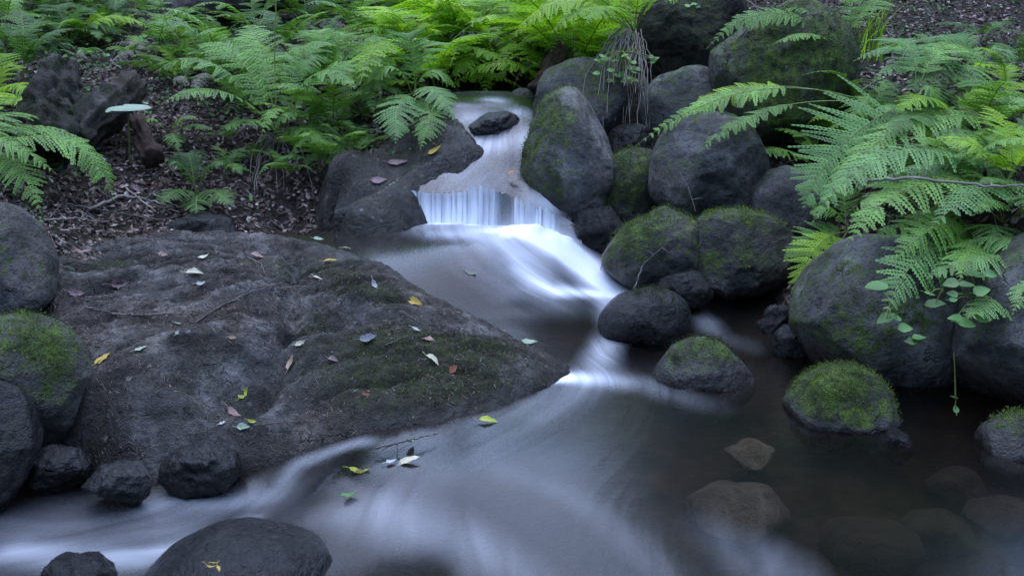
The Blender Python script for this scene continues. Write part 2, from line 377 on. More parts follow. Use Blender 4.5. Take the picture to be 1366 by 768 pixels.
for a in [(0, 1.8, -.16), (.6, 2.2, -.14), (1.2, 2.2, -.13), (.3, 2.7, -.13), (.12, 3.05, -.08), (1.1, 2.62, -.12), (-.5, 2.1, -.16), (-1, 2, -.24), (-1.6, 2, -.2), (0, .5, -.2), (1.5, .8, -.1), (-1.5, .8, -.25),
          (.75, 1.7, -.13), (1.5, 1.9, -.08), (1.25, 2.9, .02), (1.6, 2.75, .15), (1.85, 2.4, .2), (-1.15, 2.5, -.15), (-1.5, 2.6, -.05), (-1.0, 3.0, .02), (-.5, 2.8, -.06), (-.5, 3.3, .1), (-1.9, 2.9, .3),
          (-2.3, 2.4, .3), (-3.2, 3.2, .62), (-4.2, 5, .95), (-8, 8, 2.1), (-2.6, 1, .25), (2.5, 2, .45), (3.2, 3, .75), (5, 5, 1.25), (9, 8, 2.3), (2.6, .8, .3), (-5, -2, .8), (5, -2, .8),
          (0, -3, -.4), (-2, 11, 2.0), (2.5, 11, 2.1), (.3, 12, 1.5), (-8, 17, 4.2), (8, 17, 4.2), (0, 19, 3.2), (-14, 2, 3.4), (14, 2, 3.4), (-9, -9, 1.8), (9, -9, 1.8), (0, -12, -.9)]: tw(*a)
TC = np.array(TC)
_tt = TPS(TC[:, :2], TC[:, 2], 2e-4)
def ground_raw(xy):
    xy = np.asarray(xy, float); z = _tt(np.clip(xy, -20, 20))[:, 0]
    r = np.hypot(xy[:, 0], xy[:, 1]); far = 0.16 * np.maximum(xy[:, 1], -4) + 0.2 * np.abs(xy[:, 0]) + 0.4
    k = smooth(11, 19, r)
    return z * (1 - k) + far * k
def ground(xy):
    xy = np.asarray(xy, float); z = ground_raw(xy)
    p3 = np.column_stack([xy, np.zeros(len(xy))])
    r = np.hypot(xy[:, 0], xy[:, 1])
    if 'W_UP' in globals() and 'BANK_X' in globals():      # the channel stays below the stream
        w_ = smooth(3.0, 3.1, xy[:, 1]) * smooth(5.5, 5.3, xy[:, 1]) * smooth(.10, 0, xy[:, 0] - np.where(xy[:, 1] > 3.7, .20, .32)) * smooth(-.10, -.02, xy[:, 0] - np.interp(xy[:, 1], BANK_Y, BANK_X))
        i_ = np.where(w_ > 0)[0]
        if len(i_):
            lv_ = np.where(xy[i_, 1] > lip_y(xy[i_, 0]) + .04, W_UP(xy[i_])[:, 0], W_LOW(xy[i_])[:, 0]) - .11
            z[i_] = z[i_] * (1 - w_[i_]) + np.minimum(z[i_], lv_) * w_[i_]
    return z + 0.035 * fbm(p3 * 3.1, 4) + 0.012 * fbm(p3 * 17, 3) + smooth(6, 20, r) * 0.5 * fbm(p3 * .35, 3)
def gz(x, y): return float(ground(np.array([[x, y]]))[0])
def G(px, py, y0=2.0, y1=16):
    """where the sight line of a photo pixel meets the ground"""
    d = ray(px, py); ys = np.linspace(y0, y1, 560)
    t = ys / d[1]; x = d[0] * t; z = CAM_H + d[2] * t
    below = z < ground(np.column_stack([x, ys]))
    i = int(np.argmax(below)) if below.any() else len(ys) - 1
    return np.array([x[i], ys[i], gz(x[i], ys[i])])

def axis(segs):
    out = []
    for a, b, st in segs: out.append(np.arange(a, b, st))
    return np.concatenate(out + [[segs[-1][1]]])
gx = axis([(-70, -16, 3), (-16, -6, .5), (-6, -2.6, .08), (-2.6, 2.6, .022), (2.6, 6, .08), (6, 16, .5), (16, 70, 3)])
gy = axis([(-60, -10, 3), (-10, 0, .5), (0, 1.4, .1), (1.4, 5.4, .022), (5.4, 9, .06), (9, 16, .3), (16, 80, 3)])
X, Y = np.meshgrid(gx, gy); gxy = np.column_stack([X.ravel(), Y.ravel()])

# ------------------------------------------------------------------ the water surfaces
WL = [(490, 297, .205, 0, -1), (600, 299, .205, 0, 0), (665, 303, .20, 0, .5), (720, 310, .20, 0, .8), (775, 302, .195, 0, 1.1), (350, 300, .2, 0, -2), (420, 315, .2, .2, -1.6),
      (560, 340, .195, .3, -.6), (660, 345, .185, .3, .2), (740, 345, .15, .35, .7), (800, 338, .115, .35, 1.1), (540, 375, .155, .5, -1), (620, 378, .135, .5, -.4), (700, 378, .105, .5, .2), (770, 372, .075, .5, .7), (830, 372, .055, .5, 1.1),
      (640, 425, .06, .8, -1), (700, 420, .05, .8, -.4), (780, 410, .03, .75, .3), (850, 395, .025, .7, 1), (720, 470, .01, 1.05, -1), (780, 460, .005, 1., -.2), (820, 470, .0, 1., .3), (1000, 430, 0, 1.0, 1.6),
      (760, 500, 0, 1.2, -1), (850, 490, 0, 1.2, .2), (950, 540, 0, 1.5, 1), (700, 560, 0, 1.6, -1), (900, 580, 0, 1.7, .6), (1100, 600, 0, 1.8, 1.6), (1300, 600, 0, 1.8, 2.6),
      (520, 600, 0, 2.1, -1.6), (600, 650, 0, 2.2, -.8), (800, 680, 0, 2.3, .4), (1000, 700, 0, 2.3, 1.2), (1300, 720, 0, 2.3, 2.4), (600, 768, -.025, 2.8, -.8), (800, 768, -.01, 2.8, .4), (1000, 768, 0, 2.8, 1.2), (1366, 768, 0, 2.8, 2.6),
      (470, 600, -.005, 2.2, -1.9), (440, 640, -.012, 2.3, -1.7), (455, 690, -.035, 2.5, -1.5), (520, 740, -.045, 2.7, -1.1), (385, 612, -.05, 2.4, -2.2), (370, 660, -.085, 2.5, -2.1), (320, 645, -.09, 2.5, -2.4),
      (250, 690, -.1, 2.8, -2.4), (100, 690, -.1, 3.2, -2.7), (0, 720, -.1, 3.4, -2.5), (150, 740, -.1, 3.2, -2.1), (0, 768, -.1, 3.5, -2.2), (-150, 720, -.1, 3.8, -2.5), (600, 1100, -.05, 3.6, -.6), (1200, 1100, -.01, 3.6, 2), (200, 1100, -.11, 3.8, -2)]
wp = np.array([P(a[0], a[1], z=a[2]) for a in WL]); wv = np.array([[a[2], a[3], a[4]] for a in WL])
W_LOW = TPS(wp[:, :2], wv, 1e-5)
WU = [(640, 112, None, -2, 0, .589), (560, 125, None, -1.8, -1, .589), (720, 125, None, -1.8, 1, .589), (600, 147, None, -1.1, -1, .588), (640, 148, None, -1.1, -.2, .588), (690, 150, None, -1.1, .9, .587), (600, 158, None, -1., -1, .56), (625, 178, None, -.9, -.9, .512), (650, 184, None, -.85, 0, .50), (700, 186, None, -.85, .9, .50),
      (575, 205, 4.17, -.6, -1), (640, 210, 4.10, -.6, 0), (655, 222, 4.04, -.45, .2), (700, 222, 4.05, -.5, .9), (530, 235, 4.04, -.3, -1.2), (600, 232, 4.04, -.3, -.2), (660, 240, 3.98, -.25, .5), (720, 252, 3.92, -.25, 1), (480, 268, None, 0, -1.6, .31), (540, 257, None, 0, -.8, .325), (600, 256, None, 0, 0, .325), (662, 259, None, 0, .6, .322), (700, 275, None, 0, .85, .29), (745, 290, None, 0, 1.1, .245), (780, 296, None, 0, 1.3, .22)]
up_ = np.array([P(a[0], a[1], y=a[2]) if a[2] else P(a[0], a[1], z=a[5]) for a in WU]); uv_ = np.array([[p_[2], a[3], a[4]] for p_, a in zip(up_, WU)])
W_UP = TPS(up_[:, :2], uv_, 1e-5)
DOME_C = np.array([*P(322, 752, z=-.06)[:2], -.13]); DOME_R = np.array([.225, .20, .14])

def foam_field(xy, specs):
    f = np.zeros(len(xy))
    for px, py, z, rx, ry, amp, ang in specs:
        c = P(px, py, z=z)[:2]; d = xy - c; ca, sa = math.cos(math.radians(ang)), math.sin(math.radians(ang))
        u = (d[:, 0] * ca + d[:, 1] * sa) / rx; v = (-d[:, 0] * sa + d[:, 1] * ca) / ry
        f += amp * np.exp(-(u * u + v * v))
    return f
FOAM_LOW = [(590, 300, .205, .26, .035, 1.2, 0), (690, 314, .2, .18, .07, 1.3, -15), (735, 326, .17, .13, .10, 1.1, -40), (640, 325, .19, .24, .08, .5, -25), (700, 355, .15, .17, .08, .45, -35), (660, 375, .12, .2, .1, .14, -30), (742, 503, 0, .055, .028, 1.4, 15)]
FOAM_SHEEN_PATHS = [   # (px, py, z, width, amount) along the current
    [(715, 310, .19, .06, 1.0), (745, 332, .165, .07, 1.0), (780, 352, .11, .07, .95), (800, 375, .07, .06, .75), (818, 405, .035, .05, .5), (822, 435, .015, .045, .42), (806, 465, 0, .045, .45), (795, 492, 0, .06, .32), (765, 520, 0, .08, .2), (690, 570, 0, .09, .05), (600, 630, 0, .09, .025), (530, 665, -.015, .07, .05)],
    [(790, 345, .115, .05, .9), (805, 365, .085, .045, .7), (850, 388, .04, .03, .35)],
    [(690, 372, .11, .03, .3), (740, 388, .075, .028, .85), (790, 384, .06, .03, .9), (850, 390, .035, .03, .4), (930, 405, .01, .03, .15)],
    [(745, 505, 0, .03, .7), (800, 505, 0, .05, .45), (860, 513, 0, .06, .14), (960, 545, 0, .08, .03)],
    [(925, 410, .005, .03, .07), (942, 428, 0, .045, .17), (955, 445, 0, .06, .09), (1000, 460, 0, .08, .05)],
    [(360, 680, -.1, .12, .10), (200, 700, -.1, .15, .14), (0, 720, -.1, .15, .14)],  # broad pale haze painted in to brighten the lower left water
    [(440, 688, -.04, .05, .10), (500, 680, -.02, .08, .20), (560, 705, -.03, .08, .20), (630, 735, -.03, .07, .15), (720, 790, -.03, .06, .08)],
    [(640, 620, 0, .05, .02), (760, 660, 0, .05, .06), (840, 720, 0, .05, .07), (900, 780, 0, .05, .05)],
    [(485, 590, -.005, .03, .25), (435, 603, -.02, .03, .24), (395, 625, -.06, .03, .18), (370, 660, -.085, .04, .12), (300, 668, -.1, .04, .22), (200, 672, -.1, .05, .2)],
    [(330, 700, -.1, .03, .3), (260, 722, -.1, .045, .34), (190, 742, -.1, .05, .32), (100, 745, -.1, .05, .3), (20, 735, -.1, .05, .28)],
    [(940, 700, 0, .08, .04), (1010, 745, 0, .09, .12), (1080, 800, 0, .09, .12)]]  # bluish sky sheen on the pool, painted in as pale water
def path_field(xy):
    f = np.zeros(len(xy))
    for pth in FOAM_SHEEN_PATHS:
        pts = np.array([P(a_[0], a_[1], z=a_[2])[:2] for a_ in pth]); best = np.zeros(len(xy))
        for i in range(len(pts) - 1):
            e = pts[i + 1] - pts[i]; t = np.clip(((xy - pts[i]) @ e) / (e @ e), 0, 1); d = np.hypot(*((xy - pts[i]) - t[:, None] * e).T)
            w = pth[i][3] + t * (pth[i + 1][3] - pth[i][3]); am = pth[i][4] + t * (pth[i + 1][4] - pth[i][4]); best = np.maximum(best, am * np.exp(-(d / w) ** 2))
        f += best
    return f
FOAM_UP = [(650, 188, 0.495, 0.16, 0.06, 0.49, 0), (600, 205, 0.45, 0.1, 0.1, 0.34, 40), (640, 220, 0.43, 0.18, 0.1, 0.22, 0), (620, 150, 0.588, 0.12, 0.05, 0.3, 0), (705, 190, 0.49, 0.04, 0.1, 0.34, 0), (700, 245, 0.38, 0.05, 0.12, 0.34, -40), (735, 275, 0.28, 0.04, 0.06, 0.68, -40), (690, 150, 0.587, 0.05, 0.05, 0.34, 0), (530, 255, 0.33, 0.1, 0.05, 0.14, 0)]

def water_mesh(name, x0, x1, y0, y1, st, fn, specs, mat, keep=None, dome=False):
    xs = np.arange(x0, x1, st); ys = np.arange(y0, y1, st); X_, Y_ = np.meshgrid(xs, ys); q = np.column_stack([X_.ravel(), Y_.ravel()])
    val = fn(q); z = val[:, 0]; foam = foam_field(q, specs) + (path_field(q) if dome else 0)
    p3 = np.column_stack([val[:, 1] * 2.2, val[:, 2] * 5.0, np.zeros(len(q))])
    z = z + 0.004 * smooth(.1, .8, foam) * fbm(p3 * [1, .5, 1], 2)
    if dome:
        cx_ = P(735, 318, z=.2)[0]; mound = (.016 + .030 * np.exp(-((q[:, 0] - cx_) / .12) ** 2)) * smooth(-.62, -.45, q[:, 0]) * smooth(.33, .22, q[:, 0]) * (.75 + .9 * fbm(np.column_stack([q * 11, np.zeros(len(q))]), 2))
        z = z + mound * np.exp(-((q[:, 1] - lip_y(q[:, 0]) + .085) / .05) ** 2); foam = foam + 12 * mound * np.exp(-((q[:, 1] - lip_y(q[:, 0]) + .085) / .06) ** 2)
    f = grid_faces(len(xs), len(ys))
    if keep is not None:
        ok = keep(q); f = f[ok[f].all(1)]
        used = np.unique(f); re = np.full(len(q), -1); re[used] = np.arange(len(used)); f = re[f]
        q, z, foam, val = q[used], z[used], foam[used], val[used]
    o = mesh_from(name, np.column_stack([q, z]), f, mat, {'foam': foam, 'flow_s': val[:, 1], 'flow_t': val[:, 2]})
    o['kind'] = 'structure'
    return o
LIP_L, LIP_R = P(470, 272, z=.31), P(668, 259, z=.322)
def lip_y(x):   # front edge of the step the stream falls over
    xs = [P(430, 290, z=.27)[0], LIP_L[0], P(540, 257, z=.325)[0], LIP_R[0], P(700, 276, z=.29)[0], P(750, 292, z=.24)[0], P(800, 300, z=.22)[0]]
    ys = [P(430, 290, z=.27)[1], LIP_L[1], P(540, 257, z=.325)[1], LIP_R[1], P(700, 276, z=.29)[1], P(750, 292, z=.24)[1], P(800, 300, z=.22)[1]]
    return np.interp(x, xs, ys)
_bk = np.array([P(x_, y_, z=float(z_)) for x_, y_, z_ in [(470, 272, .31), (510, 254, .345), (548, 232, .38), (588, 210, .44), (628, 192, .49), (610, 166, .54), (598, 150, .588), (592, 140, .589), (588, 128, .589)]])
BANK_Y, BANK_X = np.maximum.accumulate(_bk[:, 1] + 1e-4 * np.arange(len(_bk))), _bk[:, 0]
water_mesh("stream_water", -2.6, 2.6, .7, 4.03, .012, W_LOW, FOAM_LOW, M_WATER, lambda q: (q[:, 1] < lip_y(q[:, 0]) + .02) & ~((q[:, 0] < -1.0) & (q[:, 1] > 2.7)), True)
water_mesh("upper_stream_water", -.62, .32, 3.7, 5.75, .012, W_UP, FOAM_UP, M_WATER, lambda q: (q[:, 1] > lip_y(q[:, 0]) - .004) & (q[:, 0] > np.interp(q[:, 1], BANK_Y, BANK_X) - .05))

# ground attributes: sandy bed below the water, damp earth beside it
def water_level(xy):
    lo = W_LOW(np.clip(xy, [-2.2, .9], [2.2, 4.0]))[:, 0]; up = W_UP(np.clip(xy, [-.6, 3.8], [.3, 5.6]))[:, 0]
    k = smooth(3.92, 4.05, xy[:, 1]); lv = lo * (1 - k) + up * k
    dry = ((xy[:, 1] > 3.98) & ((xy[:, 0] < np.interp(xy[:, 1], BANK_Y, BANK_X) - .06) | (xy[:, 0] > .34))) | ((xy[:, 0] < -.98) & (xy[:, 1] > 2.6))
    return np.where(dry, -9, lv)
xy = gxy; Z = ground(xy)
near = (np.abs(xy[:, 0]) < 2.6) & (xy[:, 1] > .7) & (xy[:, 1] < 5.8)
wlev = np.full(len(xy), -9.0); wlev[near] = water_level(xy[near])
bed = smooth(-.01, -.04, Z - wlev) * near; wet = smooth(.10, .0, Z - wlev) * near
g = mesh_from("ground", np.column_stack([xy, Z]), grid_faces(len(gx), len(gy)), M_GROUND, {'bed': bed, 'wet': wet}); g['kind'] = 'structure'

# ------------------------------------------------------------------ rocks
import bmesh
_ico = {}
def ico(sub):
    if sub not in _ico:
        bm = bmesh.new(); bmesh.ops.create_icosphere(bm, subdivisions=sub, radius=1.0)
        v = np.array([x.co[:] for x in bm.verts]); f = np.array([[q.index for q in x.verts] for x in bm.faces]); bm.free(); _ico[sub] = (v, f)
    return _ico[sub]

def vnormals(v, f):
    n = np.cross(v[f[:, 1]] - v[f[:, 0]], v[f[:, 2]] - v[f[:, 0]]); out = np.zeros_like(v)
    for k in range(3): np.add.at(out, f[:, k], n)
    return out / (np.linalg.norm(out, axis=1)[:, None] + 1e-12)

def tufts(parent, name, v, n, w, count, h, mat, seed, lean=.5):
    """short moss blades over a rock, one mesh part"""
    r = np.random.default_rng(seed); w = np.clip(w, 0, None)
    if w.sum() < 1e-6: return
    w = w * (.12 + smooth(-.15, .3, fbm(v * 22 + seed, 3)) * smooth(-.3, .25, fbm(v * 70 + seed, 2)))
    i = r.choice(len(v), count, p=w / w.sum()); b = v[i] + r.normal(size=(count, 3)) * .006
    d = n[i] + r.normal(size=(count, 3)) * lean; d /= np.linalg.norm(d, axis=1)[:, None]
    s = np.cross(d, r.normal(size=(count, 3))); s /= np.linalg.norm(s, axis=1)[:, None]
    hh = h * .75 * r.uniform(.3, 1.2, (count, 1))
    b = b - d * hh * .25
    V = np.stack([b - s * hh * .22, b + s * hh * .22, b + d * hh], 1).reshape(-1, 3)
    o = mesh_from(name, V, np.arange(count * 3).reshape(-1, 3), mat, {'shade': np.repeat(r.uniform(0, 1, count), 3)}, parent=parent, loc=parent.location)
    return o

ROCKS = {}
def rock(name, label, pts, y, mat, seed, depth=.85, sub=5, rough=.10, facet=.35, moss=.3, moss_dir=(0, 0, 1), wline=None, cat='rock', group=None, tuft=0, tuft_h=.012, tuft_mat=None, topz=None, q=2.3, wet_all=0.0, wet_h=.085):
    pts = np.array(pts, float); cx = (pts[:, 0].min() + pts[:, 0].max()) / 2; cy = (pts[:, 1].min() + pts[:, 1].max()) / 2
    c = P(cx, cy, y=y); k = np.dot(c - [0, 0, CAM_H], F_AX) / FPX
    rel = np.column_stack([pts[:, 0] - cx, cy - pts[:, 1]]); ph = np.arctan2(rel[:, 1], rel[:, 0]); o_ = np.argsort(ph); ph = ph[o_]; rr = np.hypot(rel[:, 0], rel[:, 1])[o_]
    T = np.linspace(-math.pi, math.pi, 720, endpoint=False)
    R_ = np.interp(T, np.concatenate([ph - 2 * math.pi, ph, ph + 2 * math.pi]), np.tile(rr, 3))
    ker = np.exp(-np.linspace(-2, 2, 33) ** 2); ker /= ker.sum(); R_ = np.convolve(np.concatenate([R_[-40:], R_, R_[:40]]), ker, 'same')[40:-40]
    D, Fc = ico(sub); a, e, b = D[:, 0], D[:, 1], D[:, 2]
    phi = np.arctan2(b, a); rad = np.interp(phi, T, R_, period=2 * math.pi) * k; s = np.hypot(a, b)
    nrm = (s ** q + np.abs(e) ** q) ** (1 / q); s2 = s / nrm; e2 = e / nrm
    mr = R_.mean() * k
    loc = np.column_stack([rad * np.cos(phi) * s2, e2 * depth * mr, rad * np.sin(phi) * s2])
    r = np.random.default_rng(seed); off = r.uniform(0, 90, 3)
    un = loc / (np.linalg.norm(loc, axis=1)[:, None] + 1e-9)
    # worn flats
    for _ in range(7 if mat not in (M_WET, M_GLOSSY) else 13):
        pn = r.normal(size=3); pn[1] -= .6; pn /= np.linalg.norm(pn); dd = loc @ pn; lim = dd.max() * (1 - facet * 1.35 * r.uniform(.25, .6))
        ex = np.maximum(dd - lim, 0); loc = loc - pn * (ex * .75)[:, None]
    base = loc / mr
    disp = rough * 1.25 * fbm(base * 1.3 + off, 3) + rough * (.4 if mat not in (M_WET, M_GLOSSY) else .75) * fbm(base * 4.2 + off, 4, .58) + .006 / mr * .35 * fbm(loc / .02 + off, 3)
    edge = .35 + .65 * np.abs(e2)          # keep the traced outline, let the faces roam
    loc = loc + un * (disp * mr * edge)[:, None]
    v = c + loc[:, :1] * R_AX + loc[:, 1:2] * F_AX + loc[:, 2:] * U_AX
    if topz is not None:
        dr_ = c - np.array([0, 0, CAM_H]); v = v + dr_ / -dr_[2] * (v[:, 2].max() - topz)
    n = vnormals(v, Fc)
    nz = n @ (np.array(moss_dir, float) / np.linalg.norm(moss_dir))
    ms = moss + (.1 if mat is M_GREY else 0) + .55 * (nz - .35) + .55 * fbm(v * 5.5 + off, 4)
    ms = np.clip(ms, -.3, 1.2)
    wt = np.zeros(len(v)) + wet_all
    if wline is not None: wt = np.maximum(wt, smooth(wline + wet_h, wline + .0, v[:, 2] + .03 * fbm(v * 14 + off, 3)))
    ms = ms - .5 * wt
    base_pt = np.array([c[0], c[1], v[:, 2].min()])
    ob = mesh_from(name, v, Fc, mat, {'moss': ms, 'wet': np.clip(wt, 0, 1)}, loc=base_pt)
    tag(ob, label, cat, group)
    if tuft: tufts(ob, "moss", v, n, smooth(.2, 1.0, ms + .35 * fbm(v * 30, 3)) ** 1.5 * (n[:, 1] < .75), tuft, tuft_h, tuft_mat or M_MOSS, seed + 5)
    if tuft and not tuft_mat: tufts(ob, "moss", v, n, smooth(.1, .8, ms + .4 * fbm(v * 16, 3)) * (n[:, 1] < .75), tuft // 2, tuft_h, M_MOSS_D, seed + 6)
    ROCKS[label] = (v, Fc, n)
    return ob

# right bank pile
GP = "boulders piled along the right bank"
rock("boulder", "upright egg-shaped boulder with a mossy left flank beside the upper cascade", [(704, 262), (695, 215), (700, 172), (720, 138), (750, 116), (775, 122), (800, 155), (816, 192), (819, 225), (806, 270), (795, 325), (735, 325)], 4.08, M_GREY, 1, .9, 6, .07, .3, .22, (-.8, -.1, .5), .22, tuft=3500, tuft_h=.012)
rock("boulder", "smooth grey slab boulder leaning behind the upright egg-shaped boulder", [(700, 140), (712, 110), (745, 88), (790, 80), (825, 95), (835, 150), (820, 200), (740, 200), (705, 165)], 4.5, M_GREY, 2, .8, 5, .07, .4, .05, (0, 0, 1), .5)
rock("boulder", "dark earth-covered boulder hung with plants at the top of the right bank", [(850, 30), (875, 2), (930, -25), (985, -10), (985, 60), (965, 100), (900, 118), (860, 112), (850, 75)], 4.95, M_SOILROCK, 3, .9, 6, .16, .3, .42, tuft=2500, tuft_h=.015, tuft_mat=M_MOSS_D)
rock("boulder", "low rounded grey boulder wedged under the dark overhanging bank", [(850, 150), (862, 118), (900, 96), (945, 92), (968, 120), (965, 170), (920, 190), (865, 185)], 4.5, M_GREY, 4, .9, 5, .06, .3, -.05)
rock("boulder", "largest upper boulder with brown moss on its face and a pale left rim", [(950, 110), (955, 50), (985, 15), (1040, -2), (1100, 12), (1132, 45), (1140, 100), (1120, 160), (1040, 190), (965, 180)], 4.45, M_GREY, 5, .85, 6, .08, .35, .42, (0, -.7, .4), tuft=4500, tuft_h=.014, tuft_mat=M_MOSS_D)
rock("boulder", "big round grey boulder resting on the two mossy stones above the pool", [(866, 225), (874, 190), (905, 160), (950, 148), (990, 160), (1020, 195), (1030, 235), (1005, 275), (950, 290), (890, 288), (868, 262)], 3.95, M_GREY, 6, .9, 6, .07, .35, .05, (0, 0, 1), None)
rock("boulder", "dark mossy boulder squeezed between the egg-shaped and big round boulders", [(798, 250), (808, 215), (838, 198), (872, 202), (890, 240), (880, 300), (845, 315), (812, 300)], 4.05, M_DARK, 7, .9, 5, .07, .3, .4, (0, -.4, .7), tuft=2500, tuft_h=.011)
rock("boulder", "dark boulder half hidden under the broad hanging fern frond", [(998, 270), (1010, 235), (1040, 218), (1085, 225), (1112, 260), (1108, 310), (1060, 325), (1010, 315)], 3.85, M_DARK, 8, .9, 5, .07, .3, .1)
rock("boulder", "long low moss-topped stone left of the blocky one at the pool edge", [(803, 345), (822, 312), (860, 288), (905, 277), (950, 290), (960, 340), (945, 385), (860, 388), (810, 376)], 3.66, M_DARK, 9, .9, 6, .09, .35, .42, (0, 0, 1), .06, tuft=3500, tuft_h=.011)
rock("boulder", "blocky dark boulder with bright moss on its sloping top beside the pool", [(898, 340), (915, 305), (965, 280), (1000, 283), (1050, 312), (1070, 330), (1068, 385), (1020, 400), (930, 396), (900, 375)], 3.62, M_DARK, 10, .9, 6, .09, .45, .30, (.1, 0, 1), .03, tuft=3500, tuft_h=.011)
rock("stone", "small wet stone in front of the blocky moss-topped boulder", [(872, 384), (888, 366), (912, 360), (940, 370), (955, 390), (940, 408), (890, 410)], 3.42, M_WET, 11, .9, 5, .08, .3, .1, wline=.02, wet_all=.4)
rock("stone", "round black wet stone standing in the middle of the current", [(797, 430), (812, 404), (845, 387), (885, 385), (915, 402), (922, 425), (910, 455), (850, 462), (805, 455)], 3.2, M_GLOSSY, 12, .95, 6, .022, .1, .12, wline=.03, wet_all=.5, tuft=1800, tuft_h=.008, tuft_mat=M_MOSS_D)
rock("stone", "mossy dome-shaped stone with a wet base in mid pool", [(868, 505), (885, 475), (915, 452), (945, 450), (985, 468), (1007, 500), (1003, 530), (940, 545), (880, 530)], 2.84, M_DARK, 13, .95, 6, .06, .25, .36, wline=.02, wet_h=.07, tuft=3500, tuft_h=.008, tuft_mat=M_MOSS_D)
rock("stone", "bright green moss-covered stone nearest the big right boulder", [(1042, 550), (1060, 518), (1090, 492), (1130, 485), (1170, 505), (1195, 540), (1200, 560), (1180, 590), (1110, 600), (1055, 580)], 2.57, M_DARK, 14, .95, 6, .07, .25, .62, wline=.0, wet_h=.035, tuft=7000, tuft_h=.008)
rock("boulder", "huge smooth brown-grey boulder on the right with ferns draped over it", [(1057, 420), (1072, 370), (1110, 330), (1170, 307), (1230, 312), (1275, 345), (1295, 420), (1290, 500), (1240, 535), (1150, 530), (1085, 500), (1060, 465)], 2.98, M_GREY, 15, .85, 6, .05, .25, .12, (-.5, -.4, -.1), .02, wet_h=.12)
rock("boulder", "tall boulder cut off by the right edge with roots over its shoulder", [(1278, 460), (1290, 400), (1330, 340), (1380, 305), (1450, 300), (1500, 380), (1500, 500), (1440, 570), (1360, 570), (1300, 530)], 2.7, M_GREY, 16, .85, 6, .08, .4, .08, (0, 0, 1), .02, wet_h=.12)
rock("stone", "dark wedge of stone leaning at the foot of the huge right boulder", [(1002, 448), (1020, 425), (1045, 402), (1062, 415), (1058, 450), (1030, 458)], 3.1, M_WET, 17, .7, 5, .1, .6, -.2, wline=.02, wet_all=.5)
rock("stone", "small speckled wet stone behind the wedge at the boulder's foot", [(1030, 455), (1042, 435), (1065, 430), (1080, 460), (1060, 480), (1035, 475)], 3.02, M_WET, 18, .8, 5, .1, .4, -.1, wline=.02, wet_all=.6)
rock("stone", "small half-sunken black stone right of the bright green mossy one", [(1172, 595), (1180, 572), (1200, 568), (1215, 585), (1220, 612), (1200, 625), (1180, 622)], 2.38, M_WET, 19, .9, 5, .1, .5, -.2, wline=.02, wet_all=.7)
rock("stone", "mossy wet stone at the right edge below the tall boulder", [(1302, 590), (1325, 562), (1370, 552), (1420, 570), (1430, 620), (1370, 640), (1312, 622)], 2.36, M_DARK, 20, .9, 5, .08, .3, .3, wline=.0, wet_h=.08, tuft=1800, tuft_h=.009)
rock("stone", "wet black stone under the lip of the upper pond", [(624, 168), (632, 155), (660, 151), (690, 156), (703, 170), (695, 190), (640, 190)], 4.30, M_GLOSSY, 21, 1.0, 5, .12, .4, -.1, wet_all=.8)
rock("stone", "dark rounded stone at the pond's right edge beneath the ferns", [(670, 148), (680, 128), (700, 118), (716, 130), (714, 155), (690, 162)], 4.75, M_DARK, 22, .9, 5, .08, .3, .1, wline=.6)
rock("stone", "dark wet stone in the gap right of the upright egg-shaped boulder", [(806, 200), (815, 172), (840, 165), (870, 175), (880, 205), (850, 225), (815, 222)], 4.3, M_WET, 23, .9, 5, .12, .4, 0, wet_all=.5)
rock("stone", "shadowed stone at the waterline under the egg-shaped boulder", [(742, 318), (757, 292), (795, 276), (835, 288), (842, 320), (800, 340), (752, 336)], 3.84, M_WET, 24, .8, 5, .12, .5, -.2, wline=.2, wet_all=.3)
# left side
rock("boulder", "tall dark boulder cut off by the left edge under the fern", [(-60, 330), (-40, 275), (0, 262), (35, 285), (55, 315), (67, 365), (62, 415), (20, 440), (-50, 430)], 3.0, M_DARK, 31, .8, 6, .09, .5, .0, (0, 0, 1))
rock("boulder", "grey boulder with a green mossy shoulder at the left edge", [(-60, 500), (-45, 450), (0, 422), (45, 418), (85, 438), (118, 480), (128, 520), (115, 570), (80, 600), (20, 610), (-50, 580)], 2.5, M_GREY, 32, .85, 6, .07, .4, .18, (.3, -.3, .9), tuft=2500, tuft_h=.01)
rock("boulder", "black lumpy boulder at the lower left edge above the water", [(-80, 590), (-60, 520), (-10, 508), (25, 520), (42, 560), (48, 610), (30, 655), (0, 690), (-70, 690)], 2.25, M_WET, 33, .85, 5, .1, .4, .0, wline=-.09, wet_h=.1)
rock("stone", "flat wet black stone between the left boulders and the water", [(28, 622), (50, 602), (85, 596), (118, 612), (128, 632), (100, 648), (45, 650)], 2.3, M_GLOSSY, 34, .9, 5, .12, .4, -.3, wline=-.09, wet_all=.8)
rock("stone", "pointed wet black stone jutting into the lower left water", [(105, 672), (122, 635), (150, 605), (172, 598), (205, 618), (208, 645), (180, 672), (140, 690), (110, 690)], 2.22, M_GLOSSY, 35, .8, 5, .13, .7, -.3, wline=-.09, wet_all=.7)
rock("stone", "shiny wet black rock at the front foot of the broad flat rock", [(212, 640), (222, 605), (255, 590), (300, 595), (318, 620), (312, 648), (260, 660), (222, 655)], 2.3, M_GLOSSY, 36, .9, 5, .15, .5, -.3, wline=-.07, wet_all=.9)
rock("stone", "lumpy black rock at the bottom left corner in the white water", [(25, 775), (45, 750), (95, 743), (150, 752), (185, 775), (170, 810), (60, 815)], 1.93, M_WET, 37, .9, 5, .12, .4, -.2, wline=-.1, wet_all=.5)
rock("stone", "dark smooth stone behind the broad flat rock beside the backwater", [(222, 305), (245, 292), (285, 287), (312, 292), (322, 308), (300, 330), (240, 330)], 3.78, M_WET, 38, .9, 5, .06, .3, -.2, wet_all=.2)
